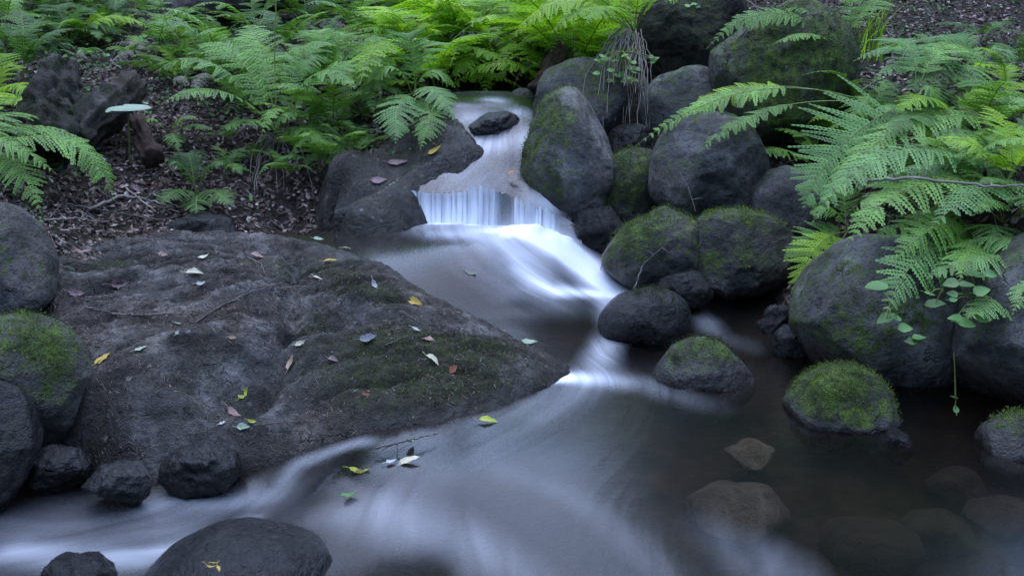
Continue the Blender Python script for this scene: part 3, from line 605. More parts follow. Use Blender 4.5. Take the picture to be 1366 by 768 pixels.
# boulder the lower current slides over
_d, _f = ico(6); _v = DOME_C + _d * DOME_R; _v = _v + _d * (.022 * fbm(_v * 5, 3) + .002 * fbm(_v * 22, 3))[:, None]
tag(mesh_from("boulder", _v, _f, M_GLOSSY, {'moss': np.full(len(_v), -.3), 'wet': np.full(len(_v), .9)}, loc=DOME_C - [0, 0, DOME_R[2]]), "largest rounded wet black boulder, half drowned at the bottom left", "rock")
# submerged stones of the pool
for i, (lab, pts, zt) in enumerate([
    ("long pale stone lying just under the water at lower right", [(910, 672), (940, 655), (990, 650), (1045, 660), (1068, 682), (1040, 705), (960, 712), (918, 695)], -.022),
    ("small pale stone showing through the water in mid pool", [(960, 608), (985, 595), (1020, 592), (1038, 602), (1020, 618), (975, 622)], -.025),
    ("flat brown stone under the dark water below the right boulders", [(1238, 648), (1262, 632), (1305, 634), (1322, 650), (1300, 666), (1250, 665)], -.03),
    ("broad brown sunken stone at the bottom right of the pool", [(1098, 725), (1120, 692), (1170, 682), (1215, 700), (1225, 745), (1180, 775), (1115, 768)], -.04),
    ("sunken rounded stone right of the broad brown sunken one", [(1205, 705), (1240, 682), (1285, 690), (1300, 715), (1270, 735), (1220, 730)], -.035),
    ("dark sunken stone at the right edge of the pool", [(1288, 690), (1320, 665), (1370, 668), (1390, 695), (1350, 712), (1300, 710)], -.02),
    ("faint sunken stone left of the long pale underwater stone", [(770, 745), (810, 720), (860, 725), (890, 752), (850, 780), (790, 775)], -.06)]):
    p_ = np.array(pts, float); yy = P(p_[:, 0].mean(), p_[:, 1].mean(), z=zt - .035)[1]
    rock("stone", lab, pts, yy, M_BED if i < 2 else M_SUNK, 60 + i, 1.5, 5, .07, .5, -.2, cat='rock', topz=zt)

# the step the stream falls over, and the wet slab along the left bank

# the broad flat rock in front: a height field with a steep skirt
BR = [(620, 558, None, 0), (690, 535, None, 0), (500, 577, None, 0), (765, 492, None, 0.0), (420, 588, None, -.01), (350, 612, None, -.05), (215, 640, None, -.08), (115, 600, None, -.04), (735, 515, None, .0),
      (700, 455, None, .035), (640, 425, None, .07), (560, 383, None, .15), (500, 348, None, .19), (430, 324, None, .21), (380, 315, None, .215),
      (320, 309, 3.68, None), (200, 311, 3.6, None), (100, 325, 3.42, None), (62, 348, 3.2, None), (70, 400, 2.98, None), (105, 470, 2.68, None), (110, 540, 2.45, None)]
BI = [(250, 370, 3.12), (250, 330, 3.42), (250, 400, 2.95), (250, 440, 2.76), (250, 500, 2.55), (250, 560, 2.42), (470, 400, 3.02), (470, 392, 3.06), (470, 432, 2.92), (560, 440, 2.87), (600, 500, 2.65), (420, 500, 2.6), (420, 550, 2.48), (380, 420, 2.95), (310, 470, 2.66),
      (325, 520, 2.62), (330, 552, 2.43), (150, 400, 2.98), (150, 350, 3.25), (400, 350, 3.35), (330, 345, 3.38), (330, 400, 2.93), (680, 490, 2.74), (640, 460, 2.84), (520, 500, 2.62), (520, 545, 2.5), (160, 470, 2.66), (160, 560, 2.4), (200, 330, 3.44), (300, 332, 3.45)]
bp = np.array([P(a[0], a[1], y=a[2], z=a[3]) for a in BR]); bi = np.array([P(*a[:2], y=a[2]) for a in BI])
BT = TPS(np.vstack([bp, bi])[:, :2], np.vstack([bp, bi])[:, 2], 3e-4)
order = [6, 5, 4, 2, 0, 1, 8, 3, 9, 10, 11, 12, 13, 14, 15, 16, 17, 18, 19, 20, 21, 7]; poly = bp[order][:, :2]
def poly_sd(q, pl):
    d = np.full(len(q), 1e9); ins = np.zeros(len(q), bool); n = len(pl)
    for i in range(n):
        a, b = pl[i], pl[(i + 1) % n]; e = b - a; w = q - a; t = np.clip((w @ e) / (e @ e), 0, 1); d = np.minimum(d, np.hypot(*(w - t[:, None] * e).T))
        c = ((a[1] <= q[:, 1]) != (b[1] <= q[:, 1])); xx = a[0] + (q[:, 1] - a[1]) / (b[1] - a[1] + 1e-12) * e[0]; ins ^= c & (q[:, 0] < xx)
    return np.where(ins, -d, d)
def broad(q, detail=True):
    q = np.asarray(q, float); z = BT(q)[:, 0]; p3 = np.column_stack([q, np.zeros(len(q))])
    sd_ = poly_sd(q, poly) + .03 * fbm(p3 * 6, 3)
    rot = np.column_stack([(q[:, 0] * .9 + q[:, 1] * .42) * 2.2, (q[:, 1] * .9 - q[:, 0] * .42) * 8.5, np.zeros(len(q))])
    str_ = fbm(rot, 4); inn = smooth(.02, -.12, sd_)
    z = z + inn * (.030 * str_ - .022 * smooth(.10, .0, np.abs(fbm(rot * .55 + 9, 3))) + .03 * fbm(p3 * 3.4 + 5, 3))
    for px, py, zz, rx, ry, am in ((300, 525, .08, .10, .055, -.055), (335, 520, .08, .05, .05, -.03), (475, 402, .17, .09, .05, .035), (470, 432, .14, .10, .03, -.025), (250, 470, .14, .16, .06, .02), (420, 470, .12, .12, .07, .015)):
        c_ = P(px, py, z=zz)[:2]; z = z + am * np.exp(-((q[:, 0] - c_[0]) / rx) ** 2 - ((q[:, 1] - c_[1]) / ry) ** 2)
    for line, wd_, am in (([(398, 325, .21), (388, 380, .19), (392, 430, .16), (360, 480, .12), (345, 520, .09)], .028, -.032), ([(90, 352, .25), (170, 350, .25), (240, 338, .245), (330, 332, .23), (395, 336, .22)], .022, -.03), ([(120, 430, .17), (240, 424, .19), (330, 398, .2)], .012, -.012)):
        pl_ = np.array([P(x_, y_, z=w_)[:2] for x_, y_, w_ in line]); dd_ = np.full(len(q), 9.0)
        for a_, b_ in zip(pl_[:-1], pl_[1:]):
            e_ = b_ - a_; t_ = np.clip(((q - a_) @ e_) / (e_ @ e_), 0, 1); dd_ = np.minimum(dd_, np.hypot(*((q - a_) - t_[:, None] * e_).T))
        z = z + am * np.exp(-(dd_ / (wd_ * (1 + .8 * fbm(p3 * 9 + 3, 2)))) ** 2)
    u_ = (q[:, 1] * .93 - q[:, 0] * .30) * 4.6 + .55 * fbm(p3 * 2.2 + 3, 3) + .12 * fbm(p3 * 9, 3); sw_ = u_ - np.floor(u_)
    z = z + inn * .026 * (smooth(0, .12, sw_) - sw_ * .9) * smooth(-.25, .15, fbm(p3 * 2.0 + 11, 2))
    z = z + .010 * fbm(p3 * 20, 4, .6) + .0035 * fbm(p3 * 70, 2)
    out = np.maximum(sd_, 0); z = z - out * 1.1 - 3 * out ** 2
    return z, sd_
xs = np.arange(-1.75, .5, .0085); ys = np.arange(2.0, 3.95, .0085); X_, Y_ = np.meshgrid(xs, ys); q = np.column_stack([X_.ravel(), Y_.ravel()])
z, sdv = broad(q)
f = grid_faces(len(xs), len(ys)); ok = sdv < .16; f = f[ok[f].all(1)]; used = np.unique(f); re_ = np.full(len(q), -1); re_[used] = np.arange(len(used)); f = re_[f]
bv = np.column_stack([q, z])[used]
bn = np.zeros_like(bv); fn_ = np.cross(bv[f[:, 1]] - bv[f[:, 0]], bv[f[:, 3]] - bv[f[:, 0]])
for k_ in range(4): np.add.at(bn, f[:, k_], fn_)
bn /= np.linalg.norm(bn, axis=1)[:, None]
pix = lambda v: np.column_stack([W_PX / 2 + FPX * ((v - [0, 0, CAM_H]) @ R_AX) / ((v - [0, 0, CAM_H]) @ F_AX), H_PX / 2 - FPX * ((v - [0, 0, CAM_H]) @ U_AX) / ((v - [0, 0, CAM_H]) @ F_AX)])
def blob(v, spots):
    m = np.zeros(len(v))
    for px, py, zz, r in spots:
        c = P(px, py, z=zz)[:2]; m += np.exp(-((v[:, :2] - c) ** 2).sum(1) / r ** 2)
    return m
bm_ = .12 + .5 * fbm(bv * 5, 4) + .65 * blob(bv, [(470, 385, .2, .10), (430, 350, .22, .14), (520, 400, .16, .08), (415, 430, .15, .06), (160, 335, .26, .10), (130, 345, .26, .08), (620, 480, .09, .2), (560, 480, .1, .2), (480, 480, .12, .15)]) - .5 * blob(bv, [(240, 385, .23, .18), (300, 380, .22, .15), (200, 420, .2, .15), (480, 410, .17, .06), (200, 312, .26, .2), (290, 315, .25, .12), (330, 440, .16, .12), (130, 400, .2, .12)])
wb = np.zeros(len(bv)); wlv = water_level(bv[:, :2]); wb = smooth(.045, .0, bv[:, 2] - wlv + .015 * fbm(bv * 20, 3)); wb = np.maximum(wb, .5 * smooth(2.55, 2.35, bv[:, 1]))
# closed underside
nb = len(bv); lowv = bv.copy(); lowv[:, 2] = -.45
eds = np.sort(np.vstack([f[:, [0, 1]], f[:, [1, 2]], f[:, [2, 3]], f[:, [3, 0]]]), axis=1); ue, cnt = np.unique(eds, axis=0, return_counts=True); be = ue[cnt == 1]
F_all = np.vstack([f, f[:, ::-1] + nb, np.column_stack([be[:, 0], be[:, 1], be[:, 1] + nb, be[:, 0] + nb])])
bo = mesh_from("flat_rock", np.vstack([bv, lowv]), F_all, M_LOW, {'moss': np.concatenate([bm_, np.zeros(nb)]), 'wet': np.concatenate([wb, np.ones(nb)])}, loc=(-.6, 2.8, -.45))
tag(bo, "broad flat dark rock strewn with fallen leaves in the left foreground", "rock")
tufts(bo, "moss", bv, bn, smooth(.35, .85, bm_ + .2 * fbm(bv * 30, 2)) * (1 - wb) + .25 * (1 - wb), 20000, .007, M_MOSS_B, 77)
tufts(bo, "moss", bv, bn, smooth(.62, 1.0, bm_), 2500, .010, M_MOSS, 78)
# the wet slab that slopes from the left bank into the cascade
SB = [(470, 276, None, .30), (510, 257, None, .34), (548, 234, None, .375), (590, 211, None, .435), (632, 193, None, .485), (610, 168, None, .53), (590, 152, None, .58), (560, 158, 4.6, None), (530, 178, 4.42, None), (480, 212, 4.18, None), (445, 240, 4.04, None), (430, 262, 3.99, None), (428, 296, None, .19), (450, 300, None, .17), (480, 290, None, .22)]
SI = [(500, 235, 4.08), (545, 205, 4.28), (585, 180, 4.45), (465, 258, 3.99)]
sp_ = np.array([P(a[0], a[1], y=a[2], z=a[3]) for a in SB]); si_ = np.array([P(a[0], a[1], y=a[2]) for a in SI])
STP = TPS(np.vstack([sp_, si_])[:, :2], np.vstack([sp_, si_])[:, 2], 2e-4)
spoly = sp_[[0, 1, 2, 3, 4, 5, 6, 7, 8, 9, 10, 11, 12, 13, 14]][:, :2]
xs = np.arange(-1.05, .15, .0085); ys = np.arange(3.6, 5.0, .0085); X_, Y_ = np.meshgrid(xs, ys); q = np.column_stack([X_.ravel(), Y_.ravel()])
p3 = np.column_stack([q, np.zeros(len(q))]); sdv = poly_sd(q, spoly) + .025 * fbm(p3 * 7, 3)
z = STP(q)[:, 0] + .028 * fbm(p3 * 5, 4) + .012 * fbm(p3 * 22, 4, .6) + .02; o_ = np.maximum(sdv, 0); z = z - 1.0 * o_ - 5 * o_ ** 2
f2 = grid_faces(len(xs), len(ys)); ok = sdv < .17; f2 = f2[ok[f2].all(1)]; used = np.unique(f2); re_ = np.full(len(q), -1); re_[used] = np.arange(len(used)); f2 = re_[f2]
sv_ = np.column_stack([q, z])[used]; sn_ = vnormals(sv_, np.vstack([f2[:, :3], f2[:, [0, 2, 3]]]))
wsl = smooth(.07, .0, sv_[:, 2] - water_level(sv_[:, :2]) + .03 * fbm(sv_ * 12, 3)); msl = .2 + .5 * fbm(sv_ * 5, 4)
lowv = sv_.copy(); lowv[:, 2] = -.2; ns = len(sv_); eds = np.sort(np.vstack([f2[:, [0, 1]], f2[:, [1, 2]], f2[:, [2, 3]], f2[:, [3, 0]]]), axis=1); ue, cnt = np.unique(eds, axis=0, return_counts=True); be2 = ue[cnt == 1]
slab = mesh_from("rock_slab", np.vstack([sv_, lowv]), np.vstack([f2, f2[:, ::-1] + ns, np.column_stack([be2[:, 0], be2[:, 1], be2[:, 1] + ns, be2[:, 0] + ns])]), M_SLAB, {'moss': np.concatenate([msl, np.zeros(ns)]), 'wet': np.concatenate([wsl, np.ones(ns)])}, loc=(-.5, 4.1, -.2))
SL = "sloping wet slab between the left bank and the cascade"; tag(slab, SL, "rock"); ROCKS[SL] = (sv_, f2, sn_)
scatter_slab = (sv_, sn_)
tufts(slab, "moss", sv_, sn_, smooth(.2, .8, msl) * (1 - .7 * wsl), 7000, .008, M_MOSS_D, 79)
def rock_top(x, y): return float(broad(np.array([[x, y]]))[0][0])
def B(px, py):
    d = ray(px, py); yv = np.linspace(2.1, 3.9, 500); t = yv / d[1]; xx = d[0] * t; zz = CAM_H + d[2] * t
    hh = broad(np.column_stack([xx, yv]))[0]; below = zz < hh
    if not below.any(): return None
    i = int(np.argmax(below)); return np.array([xx[i], yv[i], hh[i]])

# ------------------------------------------------------------------ the little waterfall and the step under it
def step_rock():
    n = 90; xs_ = np.linspace(P(440, 285, z=.28)[0], P(775, 296, z=.23)[0], n); ly = lip_y(xs_); V = []
    for off, dz, drop in ((.42, -.07, 0), (.25, -.06, 0), (.12, -.05, 0), (.10, -.045, 0), (.085, -.055, 0), (.07, -.09, 0), (.06, None, .15), (.05, None, .10), (.05, None, -.1), (.42, None, -.1)):
        up = W_UP(np.column_stack([np.clip(xs_, -.62, .27), ly + max(off, 0)]))[:, 0]
        zz = up + dz if dz is not None else np.full(n, drop)
        V.append(np.column_stack([xs_, ly + off, zz]))
    m = len(V); V = np.vstack(V); V = V + (.012 * fbm(V * 9, 3))[:, None] * np.array([.3, 1, .5])
    f_ = grid_faces(n, m)
    o = mesh_from("rock_ledge", V, f_, M_WET, {'moss': np.full(len(V), -.2), 'wet': np.full(len(V), .9)}, loc=(V[:, 0].mean(), V[:, 1].mean(), V[:, 2].min()))
    tag(o, "wet rock step that the little waterfall drops over", "rock")
step_rock()

def curtain(name, px0, px1, windows, zb, seed):
    """water going over the step: a smooth glossy sheet, fluted and white inside the pixel windows"""
    r = np.random.default_rng(seed); n = 420; m = 16; pxs = np.linspace(px0, px1, n)
    bx = np.array([P(p, np.interp(p, [430, 470, 540, 668, 700, 750, 800], [290, 272, 257, 259, 276, 292, 300]), z=np.interp(p, [430, 470, 540, 668, 700, 750, 800], [.27, .31, .325, .322, .29, .24, .22]))[0] for p in pxs])
    by = lip_y(bx); zt0 = W_UP(np.column_stack([bx, by + .01]))[:, 0]
    tooth = np.zeros(n); fl = np.zeros(n); win = np.zeros(n)
    for a, b, cnt in windows:
        w_ = smooth(a - 7, a + 7, pxs) * smooth(b + 7, b - 7, pxs); edges = np.sort(np.concatenate([[a], a + (b - a) * (np.arange(1, cnt) + r.uniform(-.48, .48, cnt - 1)) / cnt, [b]]))
        i = np.clip(np.searchsorted(edges, pxs) - 1, 0, cnt - 1); fr = np.clip((pxs - edges[i]) / (edges[i + 1] - edges[i]), 0, 1)
        hh = r.uniform(.0, 1.0, cnt) ** 1.3; s_ = np.sin(math.pi * fr)
        tooth += w_ * (.002 + .034 * (.15 + hh[i]) * s_ ** 1.2); fl += w_ * s_ ** .8; win = np.maximum(win, w_)
    V = []; foam = []; S = []; T = []; vary = .75 + .5 * fbm(np.column_stack([pxs / 23, pxs * 0, pxs * 0 + seed]), 3)
    for j in range(m):
        w = j / (m - 1)
        y_ = by + .012 * (1 - win) - .010 * fl * (1 - .5 * w) - .05 * w ** 1.3 - .03 * (1 - win) * w
        zl = W_LOW(np.column_stack([bx, y_]))[:, 0] - .012
        zt = zt0 + tooth * (1 - w) ** 2 - .004 * win + .003 * (1 - win)
        z_ = zt + (zl - zt) * w
        V.append(np.column_stack([bx + .003 * np.sin(pxs * .9 + 2 * w) * win, y_, z_]))
        foam.append(np.clip(win * vary * (.5 + .5 * fl + .45 * w), 0, 1.2) + (1 - win) * (.05 + .5 * w ** 3))
        S.append(np.full(n, w * .3)); T.append(pxs / 90)
    o = mesh_from(name, np.vstack(V), grid_faces(n, m), M_FALL, {'foam': np.concatenate(foam), 'flow_s': np.concatenate(S), 'flow_t': np.concatenate(T)})
    o['kind'] = 'structure'; return o
curtain("waterfall", 470, 776, [(536, 663, 14), (686, 742, 7)], .195, 1)

# ------------------------------------------------------------------ ferns
def frond_geo(P0, P1, P2, nh, Wd, npn=20, npl=8, shape='lance', t0=.16, droop=.25, seed=0, rach=.0022):
    """one bipinnate frond along a curve: leaflets (material 0) and stalk (material 1)"""
    r = np.random.default_rng(seed); c = bez(P0, P1, P2, 40); ts = np.linspace(0, 1, 40)
    seg = np.linalg.norm(np.diff(c, axis=0), axis=1); Lc = seg.sum()
    V = []; Fq = []; mi = []; sh = []; nv = 0
    nh = np.asarray(nh, float); nh = nh / np.linalg.norm(nh)
    tt = np.linspace(t0, .985, npn); step = Lc * (1 - t0) / npn
    for t in tt:
        p = np.array([np.interp(t, ts, c[:, k]) for k in range(3)]); tg = 2 * (1 - t) * (P1 - P0) + 2 * t * (P2 - P1); tg = tg / (np.linalg.norm(tg) + 1e-9)
        S = np.cross(tg, nh); S /= np.linalg.norm(S) + 1e-9; Nn = np.cross(S, tg)
        x = (t - t0) / (1 - t0)
        if shape == 'lance': w = Wd * (.42 + .58 * math.sin(min(1, x / .38) * math.pi / 2)) * (1 - max(0, (x - .3) / .7) ** 1.35)
        else: w = Wd * (1 - x) ** .85
        w = max(w, .012 * Wd + .004)
        for sgn in (-1, 1):
            if r.random() < .03 and .05 < x < .9: continue
            wl_ = w * r.uniform(.8, 1.1) * (r.uniform(.4, .8) if r.random() < .04 else 1); ang = math.radians(r.uniform(6, 30) + 22 * x)
            d = sgn * S * math.cos(ang) + tg * math.sin(ang); dr = droop * r.uniform(.6, 1.4)
            k = max(3, int(npl * (.35 + .65 * wl_ / Wd)))
            qv = (np.arange(k) + .35) / k
            base = p + np.outer(qv * wl_, d) - np.outer(dr * wl_ * qv ** 2, Nn)
            dq = d[None, :] - 2 * dr * qv[:, None] * Nn[None, :]; dq /= np.linalg.norm(dq, axis=1)[:, None]
            side = np.cross(dq, Nn); side /= np.linalg.norm(side, axis=1)[:, None]
            pl = min(step * .74, wl_ * .34) * (1 - .75 * qv ** 1.3) * r.uniform(.85, 1.15, k); pw = wl_ / k * .62
            shade = np.clip(r.normal(.5, .2), 0, 1)
            for s2 in (-1, 1):
                dd = side * s2 * .9 + dq * .5; dd /= np.linalg.norm(dd, axis=1)[:, None]
                tip = base + dd * pl[:, None] - Nn * (pl * r.uniform(0, .25, k))[:, None]
                m1 = base + dd * (pl * .45)[:, None] + dq * pw; m2 = base + dd * (pl * .4)[:, None] - dq * pw
                b0 = base - dq * pw * .3
                quad = np.stack([b0, m2, tip, m1], 1).reshape(-1, 3); V.append(quad)
                Fq.append(np.arange(k * 4).reshape(-1, 4) + nv); nv += k * 4; mi += [0] * k; sh.append(np.full(k * 4, shade))
            # end leaflet and midrib strip
            e = base[-1] + dq[-1] * wl_ / k * .8
            strip = np.array([p - tg * .0012, p + tg * .0012, e + tg * .0003, e - tg * .0003]) + Nn * .0004
            V.append(strip); Fq.append(np.array([[0, 1, 2, 3]]) + nv); nv += 4; mi.append(0); sh.append(np.full(4, shade))
    tv, tf = tube_geo(c[::3], np.linspace(rach, rach * .3, len(c[::3])), 4)
    V.append(tv); Fq.append(tf + nv); mi += [1] * len(tf); sh.append(np.full(len(tv), .5))
    return np.vstack(V), np.vstack(Fq), np.array(mi), np.concatenate(sh)

UP = np.array([0, 0, 1.0])
CAMV = np.array([0, -CT, ST])
def fern(label, base, fronds, mat, group=None, lift=.0, dens=1.0, shape='lance', name="fern", seed=0, loc=None):
    """base: photo pixel of the crown on the ground; fronds: (tip px, tip py, dy, width, arch[, options])"""
    b = (G(*base) if loc is None else np.asarray(loc, float)); b[2] += lift
    root = thing(name, label, 'fern', b, group)
    for i, fr in enumerate(fronds):
        tx, ty, dy, wd, arch = fr[:5]; op = fr[5] if len(fr) > 5 else {}
        tip = P(tx, ty, y=b[1] + dy); p0 = b + np.array([random.uniform(-.01, .01), random.uniform(-.01, .01), 0])
        if 'via' in op: vx, vy, vdy = op['via']; mid = P(vx, vy, y=b[1] + vdy); mid = 2 * mid - .5 * p0 - .5 * tip
        else: mid = (p0 * .55 + tip * .45) + UP * arch * 1.6
        ln = np.linalg.norm(tip - p0)
        v, f_, mi, sh = frond_geo(p0, mid, tip, op.get('n', UP + .15 * CAMV), wd, int(op.get('np', 22) * dens), int(op.get('pl', 9) * dens), op.get('shape', shape), op.get('t0', .18), op.get('droop', .22), seed * 31 + i, .0024)
        mesh_from("frond", v, f_, [op.get('mat', mat), M_STEM], {'shade': sh}, mi, False, root, b)
    return root

# generic fronds, shared by the copies
def local_frond(k, wd, mat, shape, npn, npl, rise, sag, droop):
    v, f_, mi, sh = frond_geo(np.zeros(3), np.array([.42, 0, rise]), np.array([1.0, .08 * (k - 2), rise * sag]), UP, wd, npn, npl, shape, .2, droop, 900 + k, .006)
    me = mesh_from("frond", v, f_, [mat, M_STEM], {'shade': sh}, mi, False); d = me.data; bpy.data.objects.remove(me); return d
LIB = {}
for nm, mt in (('y', M_FERN_Y), ('g', M_FERN), ('d', M_FERN_D), ('b', M_FERN_B)):
    LIB[nm] = [local_frond(k, .21 + .025 * k, mt, 'lance' if k % 2 else 'tri', 17 + k, 8, .55 + .08 * (k % 3), .35 + .2 * (k % 2), .2) for k in range(4)]

LIB['x'] = [local_frond(9, .16, M_DRY, 'lance', 15, 6, .5, .1, .5)]
def bush(label, loc, kind, size, n, group, seed, az=None, name="fern"):
    r = random.Random(seed); root = thing(name, label, 'fern', loc, group)
    for i in range(n):
        o = bpy.data.objects.new("frond", r.choice(LIB[kind if r.random() > .05 else "x"])); COL.objects.link(o); o.parent = root
        a = (2 * math.pi * (i + r.uniform(-.35, .35)) / n) if az is None else math.radians(r.uniform(*az))
        s = size * r.uniform(.7, 1.15)
        o.rotation_euler = (r.uniform(-.3, .3), r.uniform(-.45, .3), a); o.scale = (s, s * r.uniform(.85, 1.2), s * r.uniform(.8, 1.2))
    return root

# ---- ferns of the left bank
fern("tall green fern arching over the backwater with dead stalks at its foot", (374, 192), [
    (205, 98, -.25, .15, .22), (214, 140, -.45, .14, .16), (262, 62, .25, .15, .2), (480, 122, -.15, .15, .22), (330, 35, .5, .14, .2), (445, 60, .4, .14, .2), (520, 95, .15, .15, .2),
    (290, 175, -.35, .12, .1, {'via': (340, 160, -.15)}), (415, 290, -.35, .09, .0, {'via': (402, 225, -.15), 'mat': M_FERN_D}), (455, 215, -.25, .1, .1)], M_FERN, seed=1, lift=.03)
hero = bpy.data.objects[-1] if False else None
fern("low green fern drooping over the left edge boulder", None, [
    (152, 268, .1, .14, .1, {'via': (85, 188, .15)}), (132, 222, .25, .13, .1, {'via': (60, 170, .25)}), (95, 185, .35, .12, .1), (55, 285, -.1, .12, .12, {'via': (10, 215, 0)}), (60, 160, .4, .12, .1), (20, 130, .5, .12, .12, {'mat': M_FERN_Y}), (75, 232, 0, .11, .1)],
    M_FERN, seed=2, loc=P(-60, 205, y=3.55))
fern("fern whose single frond hangs like a pointed tongue above the left slab", None, [(507, 132, -.3, .12, .14, {'via': (492, 82, -.15), 'n': UP + .9 * CAMV}), (470, 60, .1, .12, .15), (420, 52, .2, .12, .15), (400, 110, -.25, .11, .14), (545, 70, .1, .12, .16)], M_FERN, seed=3, loc=P(440, 108, y=4.75))
fern("fern with two pale fronds hanging down over the wet left slab", None, [(528, 192, -.45, .13, .06, {'via': (532, 140, -.25), 'n': UP + 1.6 * CAMV, 'mat': M_FERN_B}), (560, 200, -.5, .11, .05, {'via': (572, 150, -.25), 'n': UP + 1.4 * CAMV}), (608, 165, -.3, .11, .1, {'mat': M_FERN_B}), (540, 55, .1, .13, .16), (592, 70, .2, .13, .16), (500, 110, -.1, .12, .12), (610, 120, 0, .12, .12)], M_FERN, seed=4, loc=P(552, 126, y=4.55))
fern("small yellowish fern sprouting below the stump on the left bank", (225, 185), [(262, 160, -.1, .06, .06), (190, 165, -.1, .06, .06), (240, 205, -.2, .06, .05), (285, 175, -.1, .06, .05)], M_FERN, seed=5)
fern("dark fine-leaved fern above the stones beside the backwater", (262, 262), [(225, 220, -.05, .1, .08), (300, 220, -.05, .1, .08), (215, 272, -.25, .1, .05), (310, 275, -.2, .1, .05), (262, 285, -.3, .09, .03), (250, 205, .1, .1, .08)], M_FERN_D, seed=6)
fern("dark fern growing behind the left stump", (95, 62), [(40, 55, -.05, .12, .15), (70, 20, .1, .12, .15), (130, 25, .1, .12, .15), (165, 50, 0, .12, .12), (60, 90, -.25, .11, .1), (205, 40, .1, .13, .14, {'mat': M_FERN_Y})], M_FERN_D, seed=7)
fern("mid green fern at the far left edge above the drooping one", (-10, 150), [(45, 128, -.1, .11, .1), (30, 95, .1, .11, .12), (55, 150, -.2, .1, .08), (10, 75, .2, .11, .12)], M_FERN_Y, seed=8)

# ---- ferns of the right bank
fern("fern with one broad triangular frond hanging toward the pool", None, [(1072, 278, -.34, .27, .10, {'via': (1128, 190, -.2), 'n': UP * .25 + CAMV * 1.0 + np.array([-.2, 0, 0]), 'shape': 'tri', 'np': 28, 'pl': 16, 't0': .2, 'droop': .10, 'mat': M_FERN_B}), (1285, 75, .3, .14, .14), (1260, 170, -.1, .12, .1), (1190, 70, .25, .14, .15, {'mat': M_FERN_B})], M_FERN, seed=11, loc=P(1222, 128, y=3.75))
fern("fern sending long bare yellow stalks left over the round boulders", None, [(848, 195, -.05, .10, .05, {'via': (1000, 122, 0), 't0': .36, 'n': UP + .5 * CAMV}), (905, 160, .1, .10, .05, {'via': (1010, 116, .1), 't0': .4, 'n': UP + .5 * CAMV, 'mat': M_FERN_Y}), (930, 205, -.25, .08, .06, {'via': (1030, 145, -.1), 't0': .4}), (1130, 175, -.1, .1, .08)], M_FERN, seed=12, loc=P(1165, 138, y=3.95))
fern("fern leaning left across the face of the largest upper boulder", None, [(942, 66, -.12, .09, .02, {'via': (1030, 18, -.05), 'n': UP + .7 * CAMV, 't0': .2}), (1035, 18, .05, .09, .1), (1030, 60, -.2, .08, .06), (1150, -20, .2, .11, .15), (1190, 10, .1, .11, .12)], M_FERN, seed=13, loc=P(1128, 62, y=4.35))
fern("flat-topped fern spreading its fronds beneath the leaf litter patch", None, [(1138, 82, -.1, .15, .12, {'shape': 'tri', 'mat': M_FERN_B, 'np': 26}), (1165, 105, -.3, .14, .1), (1250, 58, .2, .14, .12), (1280, 130, -.3, .13, .1), (1350, 90, -.05, .13, .12), (1205, 130, -.4, .13, .1, {'mat': M_FERN_D})], M_FERN_B, seed=14, loc=P(1300, 105, y=4.1))
fern("large fern arching from the right edge down beside the hanging frond", None, [(1085, 292, -.35, .15, .1, {'via': (1215, 165, -.12), 'np': 30}), (1120, 215, -.05, .14, .1, {'via': (1240, 150, 0)}), (1195, 262, -.4, .14, .1, {'mat': M_FERN_D}), (1260, 110, .25, .13, .1), (1310, 230, -.35, .13, .08)], M_FERN, seed=15, loc=P(1372, 178, y=3.62))
fern("large fern under the lichen twig at the right edge", None, [(1082, 300, -.25, .14, .1, {'via': (1210, 200, -.1), 'np': 30}), (1128, 330, -.4, .13, .1, {'via': (1230, 245, -.2), 'mat': M_FERN}), (1155, 250, 0, .13, .1, {'mat': M_FERN_B}), (1240, 305, -.45, .13, .08), (1290, 180, .2, .13, .1, {'mat': M_FERN_Y})], M_FERN_B, seed=16, loc=P(1385, 250, y=3.15))
fern("fern draped over the crown of the huge right boulder", None, [(1180, 425, -.5, .13, .1, {'via': (1235, 335, -.22), 'n': UP * .6 + CAMV, 'mat': M_FERN_B, 'np': 20, 'pl': 11}), (1190, 350, -.3, .11, .1, {'n': UP + CAMV}), (1160, 320, -.15, .12, .08), (1215, 290, .05, .12, .08), (1280, 375, -.4, .11, .06), (1330, 330, -.2, .12, .08, {'mat': M_FERN_B})], M_FERN, seed=17, loc=P(1305, 325, y=3.0))
fern("bright fern hanging down the left side of the huge right boulder", None, [(1062, 400, -.22, .10, .04, {'via': (1085, 335, -.12), 'n': UP * .7 + CAMV, 'mat': M_FERN_Y}), (1045, 350, -.1, .09, .05, {'n': UP + CAMV}), (1098, 395, -.22, .08, .04, {'via': (1110, 345, -.15), 'mat': M_FERN_Y, 'n': UP * .7 + CAMV}), (1080, 285, 0, .1, .06, {'mat': M_FERN}), (1120, 262, .1, .1, .08), (1175, 285, 0, .1, .06)], M_FERN, seed=18, loc=P(1130, 308, y=3.35))
fern("low fern lying over the shoulder of the tall right edge boulder", None, [(1235, 372, -.1, .10, .05, {'via': (1310, 345, -.05)}), (1290, 425, -.25, .09, .06, {'via': (1335, 395, -.12), 'mat': M_FERN_B}), (1270, 330, .1, .1, .06), (1350, 420, -.25, .08, .05)], M_FERN_B, seed=19, loc=P(1395, 350, y=2.75))
fern("young fern in front of the right edge below the upper litter", None, [(1195, 150, -.15, .12, .1, {'mat': M_FERN_Y}), (1180, 185, -.3, .11, .08), (1330, 135, 0, .12, .1, {'mat': M_FERN_Y}), (1230, 205, -.3, .12, .08, {'mat': M_FERN_Y}), (1300, 150, .1, .11, .1)], M_FERN_D, seed=20, loc=P(1270, 168, y=3.7))

